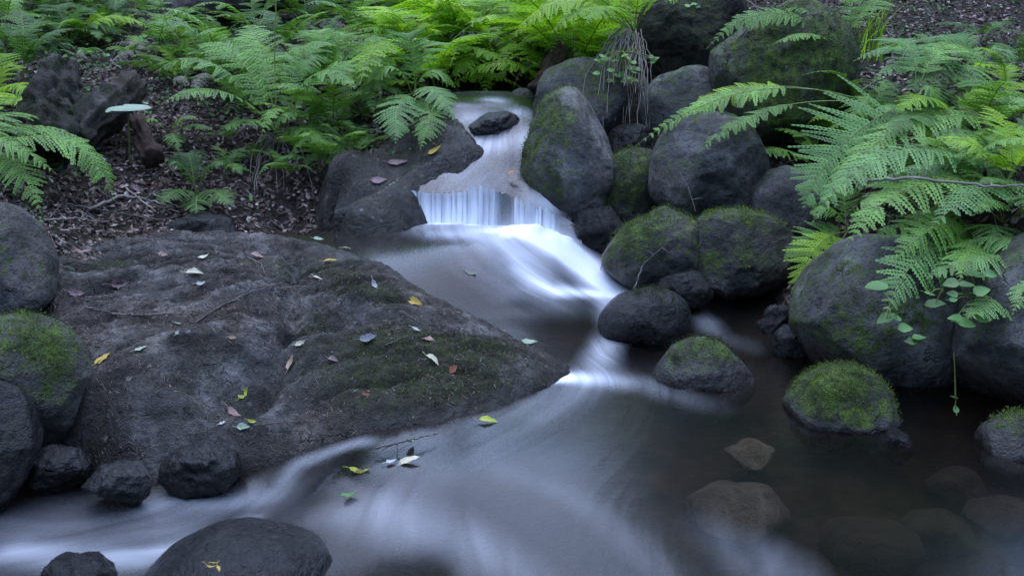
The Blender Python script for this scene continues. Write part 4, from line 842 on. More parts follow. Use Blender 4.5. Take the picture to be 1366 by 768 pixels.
# ---- the fern on top of the upper right stones, with its skirt of dead stalks
top = fern("big bright fern on the upper stones with a skirt of dead stalks", None, [(640, 5, .1, .16, .12, {'via': (730, -5, .1)}), (680, 55, -.2, .15, .14, {'via': (760, 0, -.1)}), (735, 45, -.3, .14, .14), (750, -40, .2, .15, .15), (815, -60, .25, .15, .15), (885, -50, .2, .15, .15), (905, 5, -.1, .14, .12), (780, 35, -.35, .13, .12), (860, -30, -.1, .14, .12), (700, -10, .3, .15, .14)],
    M_FERN_Y, seed=21, loc=P(845, 42, y=4.75))
def stalks(root, px_rng, py_rng, n, y, seed, base_px):
    r = random.Random(seed); b = np.array(root.location)
    for i in range(n):
        tx = r.uniform(*px_rng); ty = r.uniform(*py_rng); tip = P(tx, ty, y=y + r.uniform(-.12, .08)); p0 = b + np.array([(tx - base_px) / 900 + r.uniform(-.03, .03), r.uniform(-.05, .02), r.uniform(-.05, .02)])
        mid = (p0 + tip) / 2 + np.array([(tx - base_px) / 900, -.06 - r.uniform(0, .05), .06])
        v, f_ = tube_geo(bez(p0, mid, tip, 9) + np.random.default_rng(seed + i).normal(size=(9, 3)) * .003, np.linspace(.003, .0015, 9) * r.uniform(.7, 1.2), 4)
        mesh_from("dead_stalk", v, f_, M_DRY, None, None, True, root, b)
stalks(top, (776, 868), (105, 182), 60, 4.4, 5, 845)
lf = bpy.data.objects.get
left_tall = [o for o in COL.objects if o.get('label', '').startswith("tall green fern arching")][0]
stalks(left_tall, (335, 425), (245, 292), 34, float(left_tall.location.y) - .25, 6, 374)

# ---- the bright thicket behind the pond and the far ferns
r0 = random.Random(11); k = 0
LBL_Y = "bright yellow-green fern in the thicket behind the upper pond"
for (px, py) in [(560, 98), (590, 110), (622, 104), (655, 108), (690, 106), (722, 100), (752, 92), (575, 70), (612, 78), (648, 72), (685, 76), (720, 66), (758, 70), (790, 78), (560, 40), (600, 46), (640, 42), (680, 44), (722, 38), (764, 42), (805, 44),
                 (540, 18), (580, 20), (625, 16), (668, 18), (712, 14), (756, 16), (800, 14), (840, 16), (880, 6), (600, 2), (650, 2), (700, 0), (760, 0), (820, 0), (560, 4), (735, 112), (765, 105), (640, 118)]:
    p = G(px + r0.uniform(-8, 8), py + r0.uniform(-5, 5)); k += 1
    bush(LBL_Y, p, 'y', r0.uniform(.5, .8), r0.randint(7, 9), "ferns massed behind the upper pond", 100 + k)
LBL_L = "small green fern among litter on the upper left bank"
for (px, py) in [(250, 30), (300, 55), (350, 20), (410, 40), (450, 22), (485, 60), (500, 20), (230, 62), (180, 20), (120, 4), (60, 14), (280, 95), (330, 90), (300, 125), (470, 90), (430, 5), (530, 75), (515, 45), (10, 45), (390, 70), (20, 10), (240, 120), (450, 140), (480, 150), (200, 30), (150, 40), (270, 10), (310, 20), (340, 45), (390, 20), (420, 75), (360, 110), (250, 80), (210, 85), (300, 100), (440, 115), (500, 90), (520, 20), (475, 35), (100, 20), (40, 30), (0, 70), (25, 110), (410, 175), (450, 180), (340, 150), (490, 125)]:
    p = G(px + r0.uniform(-8, 8), py + r0.uniform(-4, 4)); k += 1
    bush(LBL_L, p, r0.choice('gggdb'), r0.uniform(.28, .5), r0.randint(5, 7), "small ferns on the left bank", 100 + k)
LBL_R = "small green fern on the slope of the right bank"
for (px, py) in [(1340, 130), (1300, 60), (1356, 160), (1180, 150), (1330, 220), (1240, 240), (1290, 268), (1345, 285), (1180, 235), (1150, 200), (1110, 200), (1095, 245), (1140, 270), (1205, 275), (1310, 100), (1360, 110), (1250, 90), (1220, 180), (1300, 190), (1350, 250), (1260, 215), (1180, 265), (1330, 300), (1230, 285), (1080, 205), (1070, 150), (1160, 175), (1120, 165)]:
    p = G(px + r0.uniform(-8, 8), py + r0.uniform(-4, 4)); k += 1
    bush(LBL_R, p, r0.choice('ggbdy'), r0.uniform(.22, .38), r0.randint(5, 7), "small ferns on the right bank", 100 + k)

for (x_, y_) in [(-.46, 5.25), (-.30, 5.48), (-.16, 5.42), (.0, 5.5), (.14, 5.40), (.30, 5.3), (-.38, 5.1), (.26, 5.05), (-.08, 5.6), (-.25, 5.65), (.1, 5.7)]:
    k += 1; bush(LBL_Y, (x_, y_, max(gz(x_, y_), .57)), 'y', r0.uniform(.38, .55), 8, "ferns massed behind the upper pond", 100 + k)
for _ in range(34):
    px, py = r0.choice([(r0.uniform(0, 200), r0.uniform(0, 80)), (r0.uniform(180, 560), r0.uniform(0, 130))]); k += 1
    bush(LBL_L, G(px, py), r0.choice('ggyb'), r0.uniform(.16, .28), r0.randint(5, 7), "small ferns on the left bank", 100 + k)
for (px, py) in [(420, 190), (450, 178), (466, 200), (440, 214), (490, 162), (428, 234), (405, 206), (472, 216), (340, 215), (310, 190), (385, 240), (300, 235)]:
    k += 1; bush(LBL_L, G(px, py), r0.choice('gdg'), r0.uniform(.16, .26), r0.randint(5, 7), "small ferns on the left bank", 100 + k)
# grass tuft right of the largest upper boulder
tuft = thing("grass_tuft", "upright yellowing grass tuft right of the largest upper boulder", "grass", P(1152, 72, y=4.5))
rr = random.Random(3); b = np.array(tuft.location)
for i in range(34):
    p0 = b + np.array([rr.uniform(-.09, .09), rr.uniform(-.05, .05), -.03]); a = rr.uniform(-1.2, 1.2); h = rr.uniform(.2, .42)
    p2 = p0 + np.array([math.sin(a) * h * .6, rr.uniform(-.15, .15), h * math.cos(a * .7)]); c = bez(p0, p0 + np.array([0, 0, h * .6]), p2, 7)
    w = np.linspace(.004, .0006, 7)[:, None] * np.array([[1, .2, 0]]); v = np.vstack([c - w, c + w]); f_ = np.array([[j, j + 1, j + 8, j + 7] for j in range(6)])
    mesh_from("grass_blade", v, f_, M_STEM if i % 2 else M_FERN_Y, {'shade': np.full(14, rr.random())}, None, True, tuft, b)

# ------------------------------------------------------------------ leaves, twigs, herbs
def simple_leaf_mat(name, c, c2=None, trans=.15, rough=.6):
    m, nt, out = mat_new(name); L = nt.links; co = N(nt, "TexCoord").outputs['Object']
    pb = N(nt, "BsdfPrincipled", inp={'Roughness': rough}); col = ramp(nt, noise(nt, co, 70, 4), [(.35, c), (.7, c2 or tuple(x * .6 for x in c))]); L.new(col, pb.inputs['Base Color']); pb.inputs['Specular IOR Level'].default_value = .3
    tr = N(nt, "BsdfTranslucent"); L.new(col, tr.inputs[0]); ms = N(nt, "MixShader"); ms.inputs[0].default_value = trans; L.new(pb.outputs[0], ms.inputs[1]); L.new(tr.outputs[0], ms.inputs[2]); L.new(ms.outputs[0], out.inputs[0]); return m
LM = {'cream': simple_leaf_mat("cream_leaf", (.52, .50, .36), (.40, .36, .24)), 'pale': simple_leaf_mat("pale_leaf", (.42, .44, .42), (.3, .32, .28)), 'mint': simple_leaf_mat("mint_leaf", (.30, .38, .27), (.2, .26, .17)),
      'yellow': simple_leaf_mat("yellow_leaf", (.46, .34, .06), (.32, .22, .05)), 'ygreen': simple_leaf_mat("yellow_green_leaf", (.36, .40, .05), (.22, .26, .04)), 'mauve': simple_leaf_mat("mauve_leaf", (.22, .15, .16), (.14, .09, .10)),
      'pink': simple_leaf_mat("pink_brown_leaf", (.34, .22, .20), (.24, .15, .13)), 'tan': simple_leaf_mat("tan_leaf", (.36, .27, .18), (.24, .16, .11)), 'rust': simple_leaf_mat("rust_leaf", (.22, .07, .035), (.12, .04, .02)),
      'blue': simple_leaf_mat("blue_grey_leaf", (.17, .18, .21), (.11, .11, .13)), 'orange': simple_leaf_mat("orange_leaf", (.5, .24, .05), (.36, .15, .04)), 'green': simple_leaf_mat("green_leaf", (.10, .22, .06), (.06, .14, .03))}
def leaf_geo(c, d, n, ln, wd, curl, fold, seed=0, jag=.06):
    r = np.random.default_rng(seed); m = 11; t = np.linspace(0, 1, m); d = d / np.linalg.norm(d); s = np.cross(n, d); s /= np.linalg.norm(s); n = np.cross(d, s)
    half = wd / 2 * np.sin(math.pi * t ** .75) ** .8 * (1 - .25 * t); half[0] = .0006; half[-1] = .0003
    mid = c + np.outer((t - .5) * ln, d) + np.outer(curl * ln * ((2 * t - 1) ** 2 - .3), n)
    rows = [];
    for q_ in (-1, -.5, 0, .5, 1):
        jg = (1 + jag * r.normal(size=m) * (abs(q_) == 1)); rows.append(mid + np.outer(half * q_ * jg, s) + np.outer(half * abs(q_) * fold + r.normal(size=m) * .0006, n))
    V = np.vstack(rows); f_ = grid_faces(m, 5)
    st, sf = tube_geo(bez(mid[0], mid[0] - d * ln * .15 + n * .003, mid[0] - d * ln * .32 + s * ln * .08, 5), [.0009] * 5, 4)
    return np.vstack([V, st]), np.vstack([f_, sf + len(V)])
def surf(px, py):
    b_ = B(px, py)
    if b_ is not None:
        e = .02; x, y = b_[0], b_[1]; n = np.array([rock_top(x - e, y) - rock_top(x + e, y), rock_top(x, y - e) - rock_top(x, y + e), 2 * e]); return b_, n / np.linalg.norm(n)
    b_ = G(px, py); return b_, UP
def fallen(px, py, ln_px, ang, mat, label, z=None, y=None, lift=.006, wr=.55, on='leaf', group=None, n=None, seed=None):
    if y is not None: p, nn = P(px, py, y=y), UP + CAMV * .6
    elif z is not None: p, nn = P(px, py, z=z), UP
    else: p, nn = surf(px, py)
    if n is not None: nn = np.asarray(n, float)
    sd_ = int(px * 7 + py); rg = np.random.default_rng(sd_); nn = nn / np.linalg.norm(nn) + rg.normal(size=3) * .18
    k_ = np.dot(p - [0, 0, CAM_H], F_AX) / FPX; ln = ln_px * k_ * .88; a = math.radians(ang); d = np.array([math.cos(a), math.sin(a), 0]); d = d - nn * (d @ nn) / (nn @ nn)
    v, f_ = leaf_geo(p + UP * lift, d, nn, ln, ln * wr, rg.uniform(-.08, .3), rg.uniform(.05, .7), sd_, .14)
    o = mesh_from("fallen_leaf", v, f_, LM[mat], None, None, True, None, p); tag(o, label, "leaf", group); return o
for a in [(260, 367, 26, 10, 'cream', "largest pale cream leaf on the top of the broad flat rock"), (268, 381, 15, 40, 'pale', "small whitish leaf just below the largest cream leaf"), (111, 331, 24, 20, 'pale', "greyish curled leaf on the back ridge of the flat rock"),
          (93, 360, 20, 60, 'mint', "grey-green leaf on the back left corner of the flat rock"), (102, 394, 25, 10, 'mauve', "mauve-brown leaf lying at the left end of the flat rock"), (160, 384, 27, 25, 'mauve', "long curled reddish-brown leaf left of the cream leaves"),
          (218, 342, 16, -10, 'pink', "pinkish leaf below the back ridge of the flat rock"), (272, 344, 17, 30, 'cream', "narrow cream-yellow leaf near the back ridge of the flat rock"), (186, 309, 17, 20, 'orange', "yellow-orange leaf lying on the litter behind the flat rock"),
          (344, 344, 22, 0, 'pink', "pinkish-grey leaf near the backwater end of the flat rock"), (441, 350, 22, -5, 'yellow', "bright yellow leaf at the rock edge beside the backwater"), (424, 373, 15, -10, 'cream', "slim cream leaf on the mossy upper edge of the flat rock"),
          (500, 383, 17, -50, 'pale', "white slanting leaf where the rock meets the stream"), (553, 405, 26, -20, 'yellow', "yellow and white leaf at the stream edge of the rock"), (237, 434, 10, 20, 'mint', "tiny mint green leaf in the middle of the flat rock"),
          (237, 447, 10, 90, 'mint', "tiny pale teal leaf below the mint green one"), (188, 467, 18, 35, 'mint', "thin pale green leaf on the left face of the rock"), (310, 453, 13, 20, 'tan', "small orange-brown leaf right of the teal ones"),
          (137, 482, 28, 45, 'yellow', "yellow-green stalked leaf beside the mossy-shouldered boulder"), (402, 461, 19, 5, 'cream', "cream-pink leaf on the lower middle of the flat rock"), (389, 485, 26, 50, 'tan', "spotted tan leaf below the cream-pink one"),
          (445, 484, 18, -20, 'mauve', "small mauve leaf right of the spotted tan leaf"), (492, 453, 28, 10, 'blue', "blue-grey leaf half sunk in the moss of the flat rock"), (555, 443, 15, -5, 'pale', "white leaf above the pink one on the right of the rock"),
          (571, 454, 25, -5, 'pink', "pink leaf on the right part of the flat rock"), (577, 484, 25, -25, 'cream', "pale greenish leaf below the pink leaf"), (605, 496, 20, 70, 'rust', "rust-coloured shrivelled leaf near the rock's pointed end"),
          (488, 528, 13, 0, 'rust', "tiny rust-red leaf low on the front of the flat rock"), (325, 527, 22, 80, 'ygreen', "yellow-green leaf in the dark hollow of the flat rock"), (312, 554, 24, -20, 'pink', "pink-brown leaf under the dark hollow of the rock"),
          (325, 573, 20, 5, 'mint', "pale mint leaf lowest on the front of the flat rock"), (336, 566, 14, 10, 'ygreen', "small yellow-green leaf right of the pale mint leaf"), (297, 566, 11, 40, 'pale', "tiny pale leaf left of the pink-brown leaf"),
          (148, 193, 15, 15, 'yellow', "small yellow leaf on the litter beside the leaf on a stem"), (203, 252, 20, -20, 'orange', "tan-yellow leaf on the litter above the exposed roots"), (187, 259, 22, 0, 'mauve', "mauve-brown leaf beside the tan-yellow leaf above the roots"),
          (297, 104, 14, 10, 'cream', "pale leaf caught among the ferns of the left bank")]: fallen(*a)
slab_y = lambda px, py: None
def rock_hit(label, px, py):
    v = ROCKS[label][0]; n = ROCKS[label][2]; q_ = pix(v); d = np.hypot(q_[:, 0] - px, q_[:, 1] - py); c = np.where(d < 6)[0]
    if len(c) == 0: c = np.argsort(d)[:4]
    dep = (v[c] - [0, 0, CAM_H]) @ F_AX; i = c[np.argmin(dep)]; return v[i], n[i]
def on_rock(lab, px, py, ln_px, ang, mat, label):
    p, n = rock_hit(lab, px, py); k_ = np.dot(p - [0, 0, CAM_H], F_AX) / FPX; a = math.radians(ang); d = np.array([math.cos(a), .2, math.sin(a)]); d = d - n * (d @ n); ln = ln_px * k_ * 1.1
    v, f_ = leaf_geo(p + n * .006, d, n, ln, ln * .6, .1, .2, int(px + py)); tag(mesh_from("fallen_leaf", v, f_, LM[mat], None, None, True, None, p), label, "leaf")
on_rock(SL, 578, 197, 19, 10, 'yellow', "folded yellow leaf on the wet slab beside the cascade")
on_rock(SL, 530, 213, 24, -20, 'mauve', "mauve leaf on the wet slab left of the folded yellow leaf")
on_rock(SL, 504, 236, 20, 0, 'mauve', "grey-mauve leaf at the lower end of the wet slab")
for a in [(704, 457, 30, 0, 'mint', "greenish leaf on the water at the rock's pointed end", .018), (652, 562, 30, 0, 'ygreen', "yellow-green leaf floating just off the front of the rock", .004), (545, 615, 36, 8, 'cream', "large pale yellow leaf floating in the lower pool", .006),
          (480, 630, 32, 0, 'ygreen', "green-yellow leaf floating left of the pale yellow one", -.003), (466, 662, 26, 15, 'green', "green and reddish leaf caught on the sunken ledge", -.012), (522, 617, 18, 30, 'pale', "whitish leaf stuck to the big pale yellow floating one", .004),
          (547, 590, 24, 70, 'mint', "pale green leaf caught on the stick in the pool", .012), (628, 366, 20, -20, 'mint', "pale leaf carried in the water below the waterfall", .152), (462, 332, 14, 5, 'cream', "tiny cream leaf floating near the backwater rim", .205),
          (425, 320, 16, 0, 'mint', "small mint leaf floating in the backwater", .207), (475, 309, 10, 20, 'cream', "tiny cream leaf at the foot of the wet slab", .21)]: fallen(*a[:6], z=a[6], lift=.003)
fallen(683, 231, 16, -25, 'orange', "orange leaf riding the smooth cascade", z=.40, lift=.004)
for i, (px, py, dx) in enumerate([(280, 757, 10), (292, 760, -60), (288, 752, 60)]):
    pp = P(px, py, z=.022); fallen(px, py, 16, dx, 'yellow', ["yellow scrap lying flat on the drowned boulder", "yellow scrap nearest the twig on the drowned boulder", "upright yellow scrap on the drowned boulder"][i], z=.022, lift=.004, wr=.35)

def twig(pts, rad, label, mat=None, side=0, seed=0, name="twig", lift=0.004, cat="twig"):
    path = []
    for p_ in pts:
        if isinstance(p_[2], str): path.append(surf(p_[0], p_[1])[0] + UP * (rad + lift))
        else: path.append(P(p_[0], p_[1], y=p_[2]))
    path = np.array(path); t = np.linspace(0, 1, len(path)); tt = np.linspace(0, 1, 22); c = np.column_stack([np.interp(tt, t, path[:, k_]) for k_ in range(3)])
    c = c + np.random.default_rng(seed).normal(size=c.shape) * rad * .5
    v, f_ = tube_geo(c, np.linspace(rad, rad * .45, 22), 6); V = [v]; Fs = [f_]; nv = len(v); r = np.random.default_rng(seed + 1)
    for _ in range(side):
        i = r.integers(4, 19); d = r.normal(size=3) * [1, 1, .4]; d /= np.linalg.norm(d); L_ = r.uniform(.02, .06); v2, f2 = tube_geo(bez(c[i], c[i] + d * L_ * .5 + UP * .004, c[i] + d * L_, 5), np.linspace(rad * .5, rad * .2, 5), 4); V.append(v2); Fs.append(f2 + nv); nv += len(v2)
    o = mesh_from(name, np.vstack(V), np.vstack(Fs), mat or M_TWIG, None, None, True, None, path[0]); return tag(o, label, cat)
twig([(150, 424, 's'), (190, 424, 's'), (243, 421, 's')], .004, "longest straight twig lying across the flat rock", seed=1, side=2)
twig([(112, 412, 's'), (150, 420, 's')], .0025, "thin twig running into the longest one on the rock", seed=2)
twig([(374, 387, 's'), (410, 386, 's')], .002, "pale straight twig near the groove of the flat rock", M_DRY, seed=3)
twig([(332, 346, 's'), (348, 354, 's'), (354, 368, 's')], .002, "pale forked twig by the pinkish-grey leaf", M_DRY, 2, seed=4)
twig([(203, 318, 3.5), (204, 340, 's')], .002, "upright pale stick leaning on the rock's back ridge", M_DRY, seed=5)
twig([(118, 590, 2.42), (131, 541, 2.52)], .003, "reddish stick standing between boulder and flat rock", seed=6)
twig([(514, 463, 's'), (545, 452, 's')], .0025, "short dark twig below the white leaf on the rock", seed=7)
twig([(534, 418, 's'), (548, 425, 's'), (560, 433, 's')], .0022, "thin dark twig above the white leaf on the rock", seed=8)
twig([(262, 432, 's'), (300, 410, 's'), (330, 395, 's'), (375, 380, 's')], .003, "long dark bent twig in the crease of the rock", seed=9, side=2)
twig([(340, 570, 's'), (380, 566, 's'), (425, 563, 's')], .002, "thin reddish needle twig low on the front of the rock", seed=10)
twig([(500, 598, 2.3), (540, 588, 2.33), (583, 578, 2.38)], .003, "dark stick poking out of the pool with a green leaf", seed=11, side=3)
twig([(1148, 240, 2.95), (1230, 238, 2.9), (1300, 246, 2.85), (1385, 252, 2.8)], .006, "lichen-crusted branch lying over the right bank ferns", M_DRY, 6, seed=12, name="branch", cat="branch")
twig([(905, 228, 3.66), (918, 250, 3.64), (928, 282, 3.6)], .002, "pale bent twig stuck against the big round boulder", M_DRY, 2, seed=13)
twig([(846, 388, 3.35), (858, 352, 3.42), (898, 318, 3.4)], .003, "dark twig leaning on the long low mossy stone", None, 2, seed=14)
twig([(802, 360, 3.38), (803, 340, 3.42), (828, 308, 3.5)], .002, "grey twig curving over the left end of the long low stone", M_DRY, 1, seed=15)
twig([(262, 765, 1.85), (300, 757, 1.9), (340, 752, 1.92)], .003, "twig carrying yellow scraps over the drowned boulder", M_TWIG, 3, seed=16)
twig([(1150, 120, 3.95), (1185, 100, 4.0), (1215, 60, 4.3)], .004, "pale dead stalk slanting beside the grass tuft", M_DRY, 0, seed=17)
twig([(368, -10, 4.7), (366, 90, 4.62), (370, 185, 4.45)], .0035, "tall pale bare stem rising through the left fern", M_STEM, 0, seed=18, name="stem", cat="plant stem")
twig([(210, -10, 5.0), (222, 28, 4.95), (238, 52, 4.9)], .0035, "pale stem slanting at the top of the left bank", M_STEM, 0, seed=19, name="stem", cat="plant stem")
ROOTL = ["thick grey root looping out of the left bank", "thin root running along the litter above the flat rock", "forked root below the tan-yellow leaf", "root dipping toward the smooth dark stone", "long straight dead stick on the litter behind the flat rock", "short pale root beside the drooping fern tips", "root curling up the litter under the dark fine-leaved fern", "broken dead stick beside the tall dark left boulder"]
for i, pp in enumerate([[(120, 285, 's'), (165, 268, 's'), (200, 276, 's'), (240, 292, 's')], [(90, 280, 's'), (150, 290, 's'), (215, 300, 's')], [(170, 262, 's'), (200, 285, 's'), (228, 288, 's')], [(240, 262, 's'), (262, 290, 's'), (275, 308, 's')], [(58, 302, 's'), (100, 300, 's'), (148, 304, 's')], [(130, 262, 's'), (160, 280, 's')], [(205, 268, 's'), (240, 285, 's'), (262, 270, 's')], [(68, 296, 's'), (86, 280, 's')]]):
    twig(pp, [.007, .004, .005, .004, .005, .003, .004, .003][i], ROOTL[i], M_TWIG if i % 2 else M_DRY, 2, 40 + i, name="root" if "root" in ROOTL[i] else "stick", lift=.012, cat="root" if "root" in ROOTL[i] else "stick")

# stumps and dead wood
def log(path, rad, mat, name, label, cat, seed, sides=20, amp=.18, lump=0):
    path = np.array(path, float); t = np.linspace(0, 1, len(path)); tt = np.linspace(0, 1, 26); c = np.column_stack([np.interp(tt, t, path[:, k_]) for k_ in range(3)]); rd = np.interp(tt, np.linspace(0, 1, len(rad)), rad)
    c = np.vstack([c[:1], c, c[-1:]]) + 1e-5 * np.arange(len(c) + 2)[:, None]; rd = np.concatenate([[.001], rd, [.004]]); sides = 40
    v, f_ = tube_geo(c, rd, sides); ax = np.repeat(c, sides, 0); d = v - ax; ln = np.linalg.norm(d, axis=1)[:, None]; u = d / (ln + 1e-9)
    along = np.repeat(np.linspace(0, 1, len(c)), sides) * np.linalg.norm(c[-1] - c[0]); sc_ = ln.max()
    rid = fbm(np.column_stack([u * 3.2, ]) * [1, 1, 1] + np.column_stack([along * 3, along * 0, along * 2]) + seed, 4, .6)
    v = v + u * (amp * .9 * sc_ * rid + amp * 1.1 * sc_ * fbm(v * 8 + seed, 4, .6) + .012 * fbm(v * 38, 4, .6))[:, None] * (ln > .003)
    tipm = np.repeat(smooth(.80, 1.0, np.linspace(0, 1, len(c))), sides); axd = (path[-1] - path[-2]); axd = axd / np.linalg.norm(axd)
    v = v + np.outer(tipm * sc_ * .7 * fbm(u * 2.6 + seed + 4, 3), axd)
    return tag(mesh_from(name, v, f_, mat, {'moss': .25 + .6 * fbm(v * 7, 3), 'wet': np.zeros(len(v))} if mat is M_STUMP else None, None, True, None, path[0]), label, cat)
log([P(62, 190, y=4.1), P(70, 135, y=4.2), P(86, 84, y=4.35)], [.14, .115, .085, .07], M_STUMP, "tree_stump", "mossy grey tree stump leaning on the left bank", "tree stump", 1, amp=.3)
log([P(60, 200, y=3.98), P(68, 165, y=4.02), P(74, 138, y=4.08)], [.12, .1, .06], M_STUMP, "stump_fragment", "lower broken lump in front of the leaning grey stump", "tree stump", 2, amp=.35)
log([P(98, 190, y=4.05), P(150, 140, y=4.3), P(178, 112, y=4.5)], [.07, .085, .08, .06], M_STUMP, "fallen_log", "slanting grey log right of the leaning stump", "log", 3, amp=.3)
log([P(205, 212, y=4.05), P(192, 188, y=4.15), P(180, 158, y=4.25)], [.045, .04, .025], M_ROT, "rotten_stump", "dark rotten snag behind the leaf on a stem", "tree stump", 4, amp=.35)
log([P(722, 128, y=4.75), P(738, 92, y=4.85), P(748, 66, y=4.95)], [.07, .055, .04], M_ROT, "rotten_stump", "dark brown rotten stump right of the upper pond", "tree stump", 5, amp=.35)
log([P(763, 120, y=4.95), P(768, 85, y=5.0), P(764, 50, y=5.05)], [.022, .02, .016], M_DRY, "dead_stem", "pale dead stem beside the dark brown rotten stump", "tree stem", 6, amp=.15)
# tree trunks on the upper slope
log([G(608, 30) + [0, .5, -.1], G(608, 30) + [0, .5, .35], G(608, 30) + [-.05, .6, 1.2], G(608, 30) + [-.1, .7, 2.4]], [.2, .16, .13, .1], M_BARK, "forest_tree", "dark tree trunk among the bright ferns behind the pond", "tree", 7, amp=.12)
log([P(225, 22, y=6.2), P(262, 14, y=6.25), P(345, 2, y=6.3), P(420, -12, y=6.4)], [.1, .1, .09, .07], M_BARK, "fallen_log", "dark log lying along the top of the left bank", "log", 8, amp=.2)

# leaf on a thin stem, left bank
cp = thing("stalked_plant", "single pale flat leaf on a thin upright stem on the left bank", "plant", G(172, 222)); b = np.array(cp.location); topp = P(170, 143, y=b[1] - .02)
v, f_ = tube_geo(bez(b - UP * .02, (b + topp) / 2 + [.008, 0, 0], topp, 10), np.linspace(.0035, .0025, 10), 6); mesh_from("stem", v, f_, M_STEM, None, None, True, cp, b)
n_ = 28; an = np.linspace(0, 2 * math.pi, n_, endpoint=False); V = [topp + [0, 0, -.006]]; Fs = []
for j, (rd, dz) in enumerate([(.3, 0.004), (.6, .006), (.85, .003), (1.0, -.006)]):
    for a_ in an: V.append(topp + [rd * .092 * math.cos(a_) * (1 + .05 * math.sin(5 * a_)), rd * .075 * math.sin(a_), dz - .008 * (math.cos(a_) < -.6) * rd])
Fs = [(0, 1 + i, 1 + (i + 1) % n_) for i in range(n_)]
for j in range(3): Fs += [(1 + j * n_ + i, 1 + (j + 1) * n_ + i, 1 + (j + 1) * n_ + (i + 1) % n_, 1 + j * n_ + (i + 1) % n_) for i in range(n_)]
mesh_from("leaf", np.array(V), Fs, LM['mint'], None, None, True, cp, b)

# broad-leaved herbs
def herb(label, base, leaves, group=None, loc=None, mat=None, kidney=False, seed=0):
    b_ = np.asarray(loc, float) if loc is not None else G(*base); root = thing("herb", label, "plant", b_, group); r = np.random.default_rng(seed)
    for i, (px, py, ln_px, ang, dy) in enumerate(leaves):
        p = P(px, py, y=b_[1] + dy); k_ = np.dot(p - [0, 0, CAM_H], F_AX) / FPX; ln = ln_px * k_; a = math.radians(ang); nn = UP + CAMV * r.uniform(.2, .8) + r.normal(size=3) * .15; d = np.array([math.cos(a), r.uniform(-.3, .3), math.sin(a) * .5])
        v, f_ = leaf_geo(p, d - nn * (d @ nn) / (nn @ nn), nn, ln, ln * (.85 if kidney else .6), r.uniform(-.12, .05), r.uniform(.05, .25), seed * 7 + i, .03)
        lo = mesh_from("leaf", v, f_, mat or M_HERB, {'shade': np.full(len(v), r.random())}, None, True, root, b_)
        sv, sf = tube_geo(bez(b_, (b_ + p) / 2 + UP * .02, p - UP * .002, 8), [.0016] * 8, 4); mesh_from("stalk", sv, sf, M_STEM, None, None, True, root, b_)
    return root
herb("round-leaved herb hanging in the gap between the two right boulders", None, [(1290, 432, 26, 0, -.12), (1312, 425, 26, 20, -.1), (1275, 425, 22, 160, -.1), (1268, 378, 22, 180, -.1), (1290, 380, 22, 10, -.08), (1310, 388, 24, 0, -.08), (1300, 366, 30, 170, -.05), (1322, 366, 20, 20, -.05), (1270, 392, 16, 190, -.1), (1272, 400, 12, 0, -.12)], loc=P(1298, 400, y=2.66), kidney=True, seed=1)
herb("two-leaf sprout low on the front of the huge right boulder", None, [(1215, 455, 18, 180, -.02), (1226, 450, 18, 10, -.02), (1208, 438, 20, 0, 0)], loc=P(1222, 462, y=2.56), kidney=True, seed=2)
herb("kidney-leaved plant at the tip of the draped fern frond", None, [(1182, 425, 30, 200, 0), (1196, 424, 18, 30, 0), (1168, 382, 34, 175, .05)], loc=P(1192, 410, y=2.55), kidney=True, seed=3)
herb("pale-leaved plant on the crown of the huge right boulder", None, [(1225, 308, 34, 170, 0), (1255, 300, 30, 0, .05), (1285, 322, 34, 190, 0), (1300, 300, 30, 10, .1), (1320, 312, 26, 0, .05)], loc=P(1265, 318, y=2.98), seed=4)
herb("drooping leaf beside the two-leaf sprout", None, [(1248, 405, 28, 60, 0), (1240, 392, 16, 0, 0)], loc=P(1258, 388, y=2.62), seed=5)
r1 = random.Random(5)
herb("clump of small round leaves among the dead stalks of the big bright fern", None, [(r1.uniform(795, 850), r1.uniform(72, 110), 11, r1.uniform(0, 360), r1.uniform(-.06, .02)) for _ in range(26)] + [(872, 82, 10, 0, 0), (868, 76, 10, 180, 0), (876, 78, 9, 40, 0)], loc=P(828, 70, y=4.42), kidney=True, seed=6, mat=M_FERN_B)
herb("pale green sprig hanging on the dark overhanging bank", None, [(918, 8, 10, 0, 0), (925, 6, 10, 180, 0), (931, 9, 9, 0, 0)], loc=P(924, 22, y=4.62), kidney=True, seed=7)
herb("dangling shoot that touches the water between the right boulders", None, [(1275, 545, 14, 90, 0), (1274, 530, 8, 60, 0)], loc=P(1272, 470, y=2.5), seed=8)
LBL_H = "small green herb growing among the litter of the right bank"
for i in range(26):
    px = r1.uniform(1170, 1366); py = r1.uniform(85, 290); b_ = G(px, py); k_ = FPX / (b_[1] + .2)
    herb(LBL_H, None, [(px + r1.uniform(-16, 16), py - r1.uniform(2, 22), r1.uniform(10, 20) , r1.uniform(0, 360), r1.uniform(-.05, .05)) for _ in range(r1.randint(3, 6))], "small herbs on the right bank", b_, M_HERB if i % 3 else M_FERN_B, False, 50 + i)
LBL_H2 = "small green herb growing among the litter of the left bank"
for i in range(26):
    px = r1.choice([r1.uniform(0, 160), r1.uniform(180, 520)]); py = r1.uniform(0, 170); b_ = G(px, py)
    herb(LBL_H2, None, [(px + r1.uniform(-12, 12), py - r1.uniform(2, 16), r1.uniform(7, 14), r1.uniform(0, 360), r1.uniform(-.05, .05)) for _ in range(r1.randint(3, 6))], "small herbs on the left bank", b_, M_HERB if i % 3 else M_FERN_D, False, 150 + i)

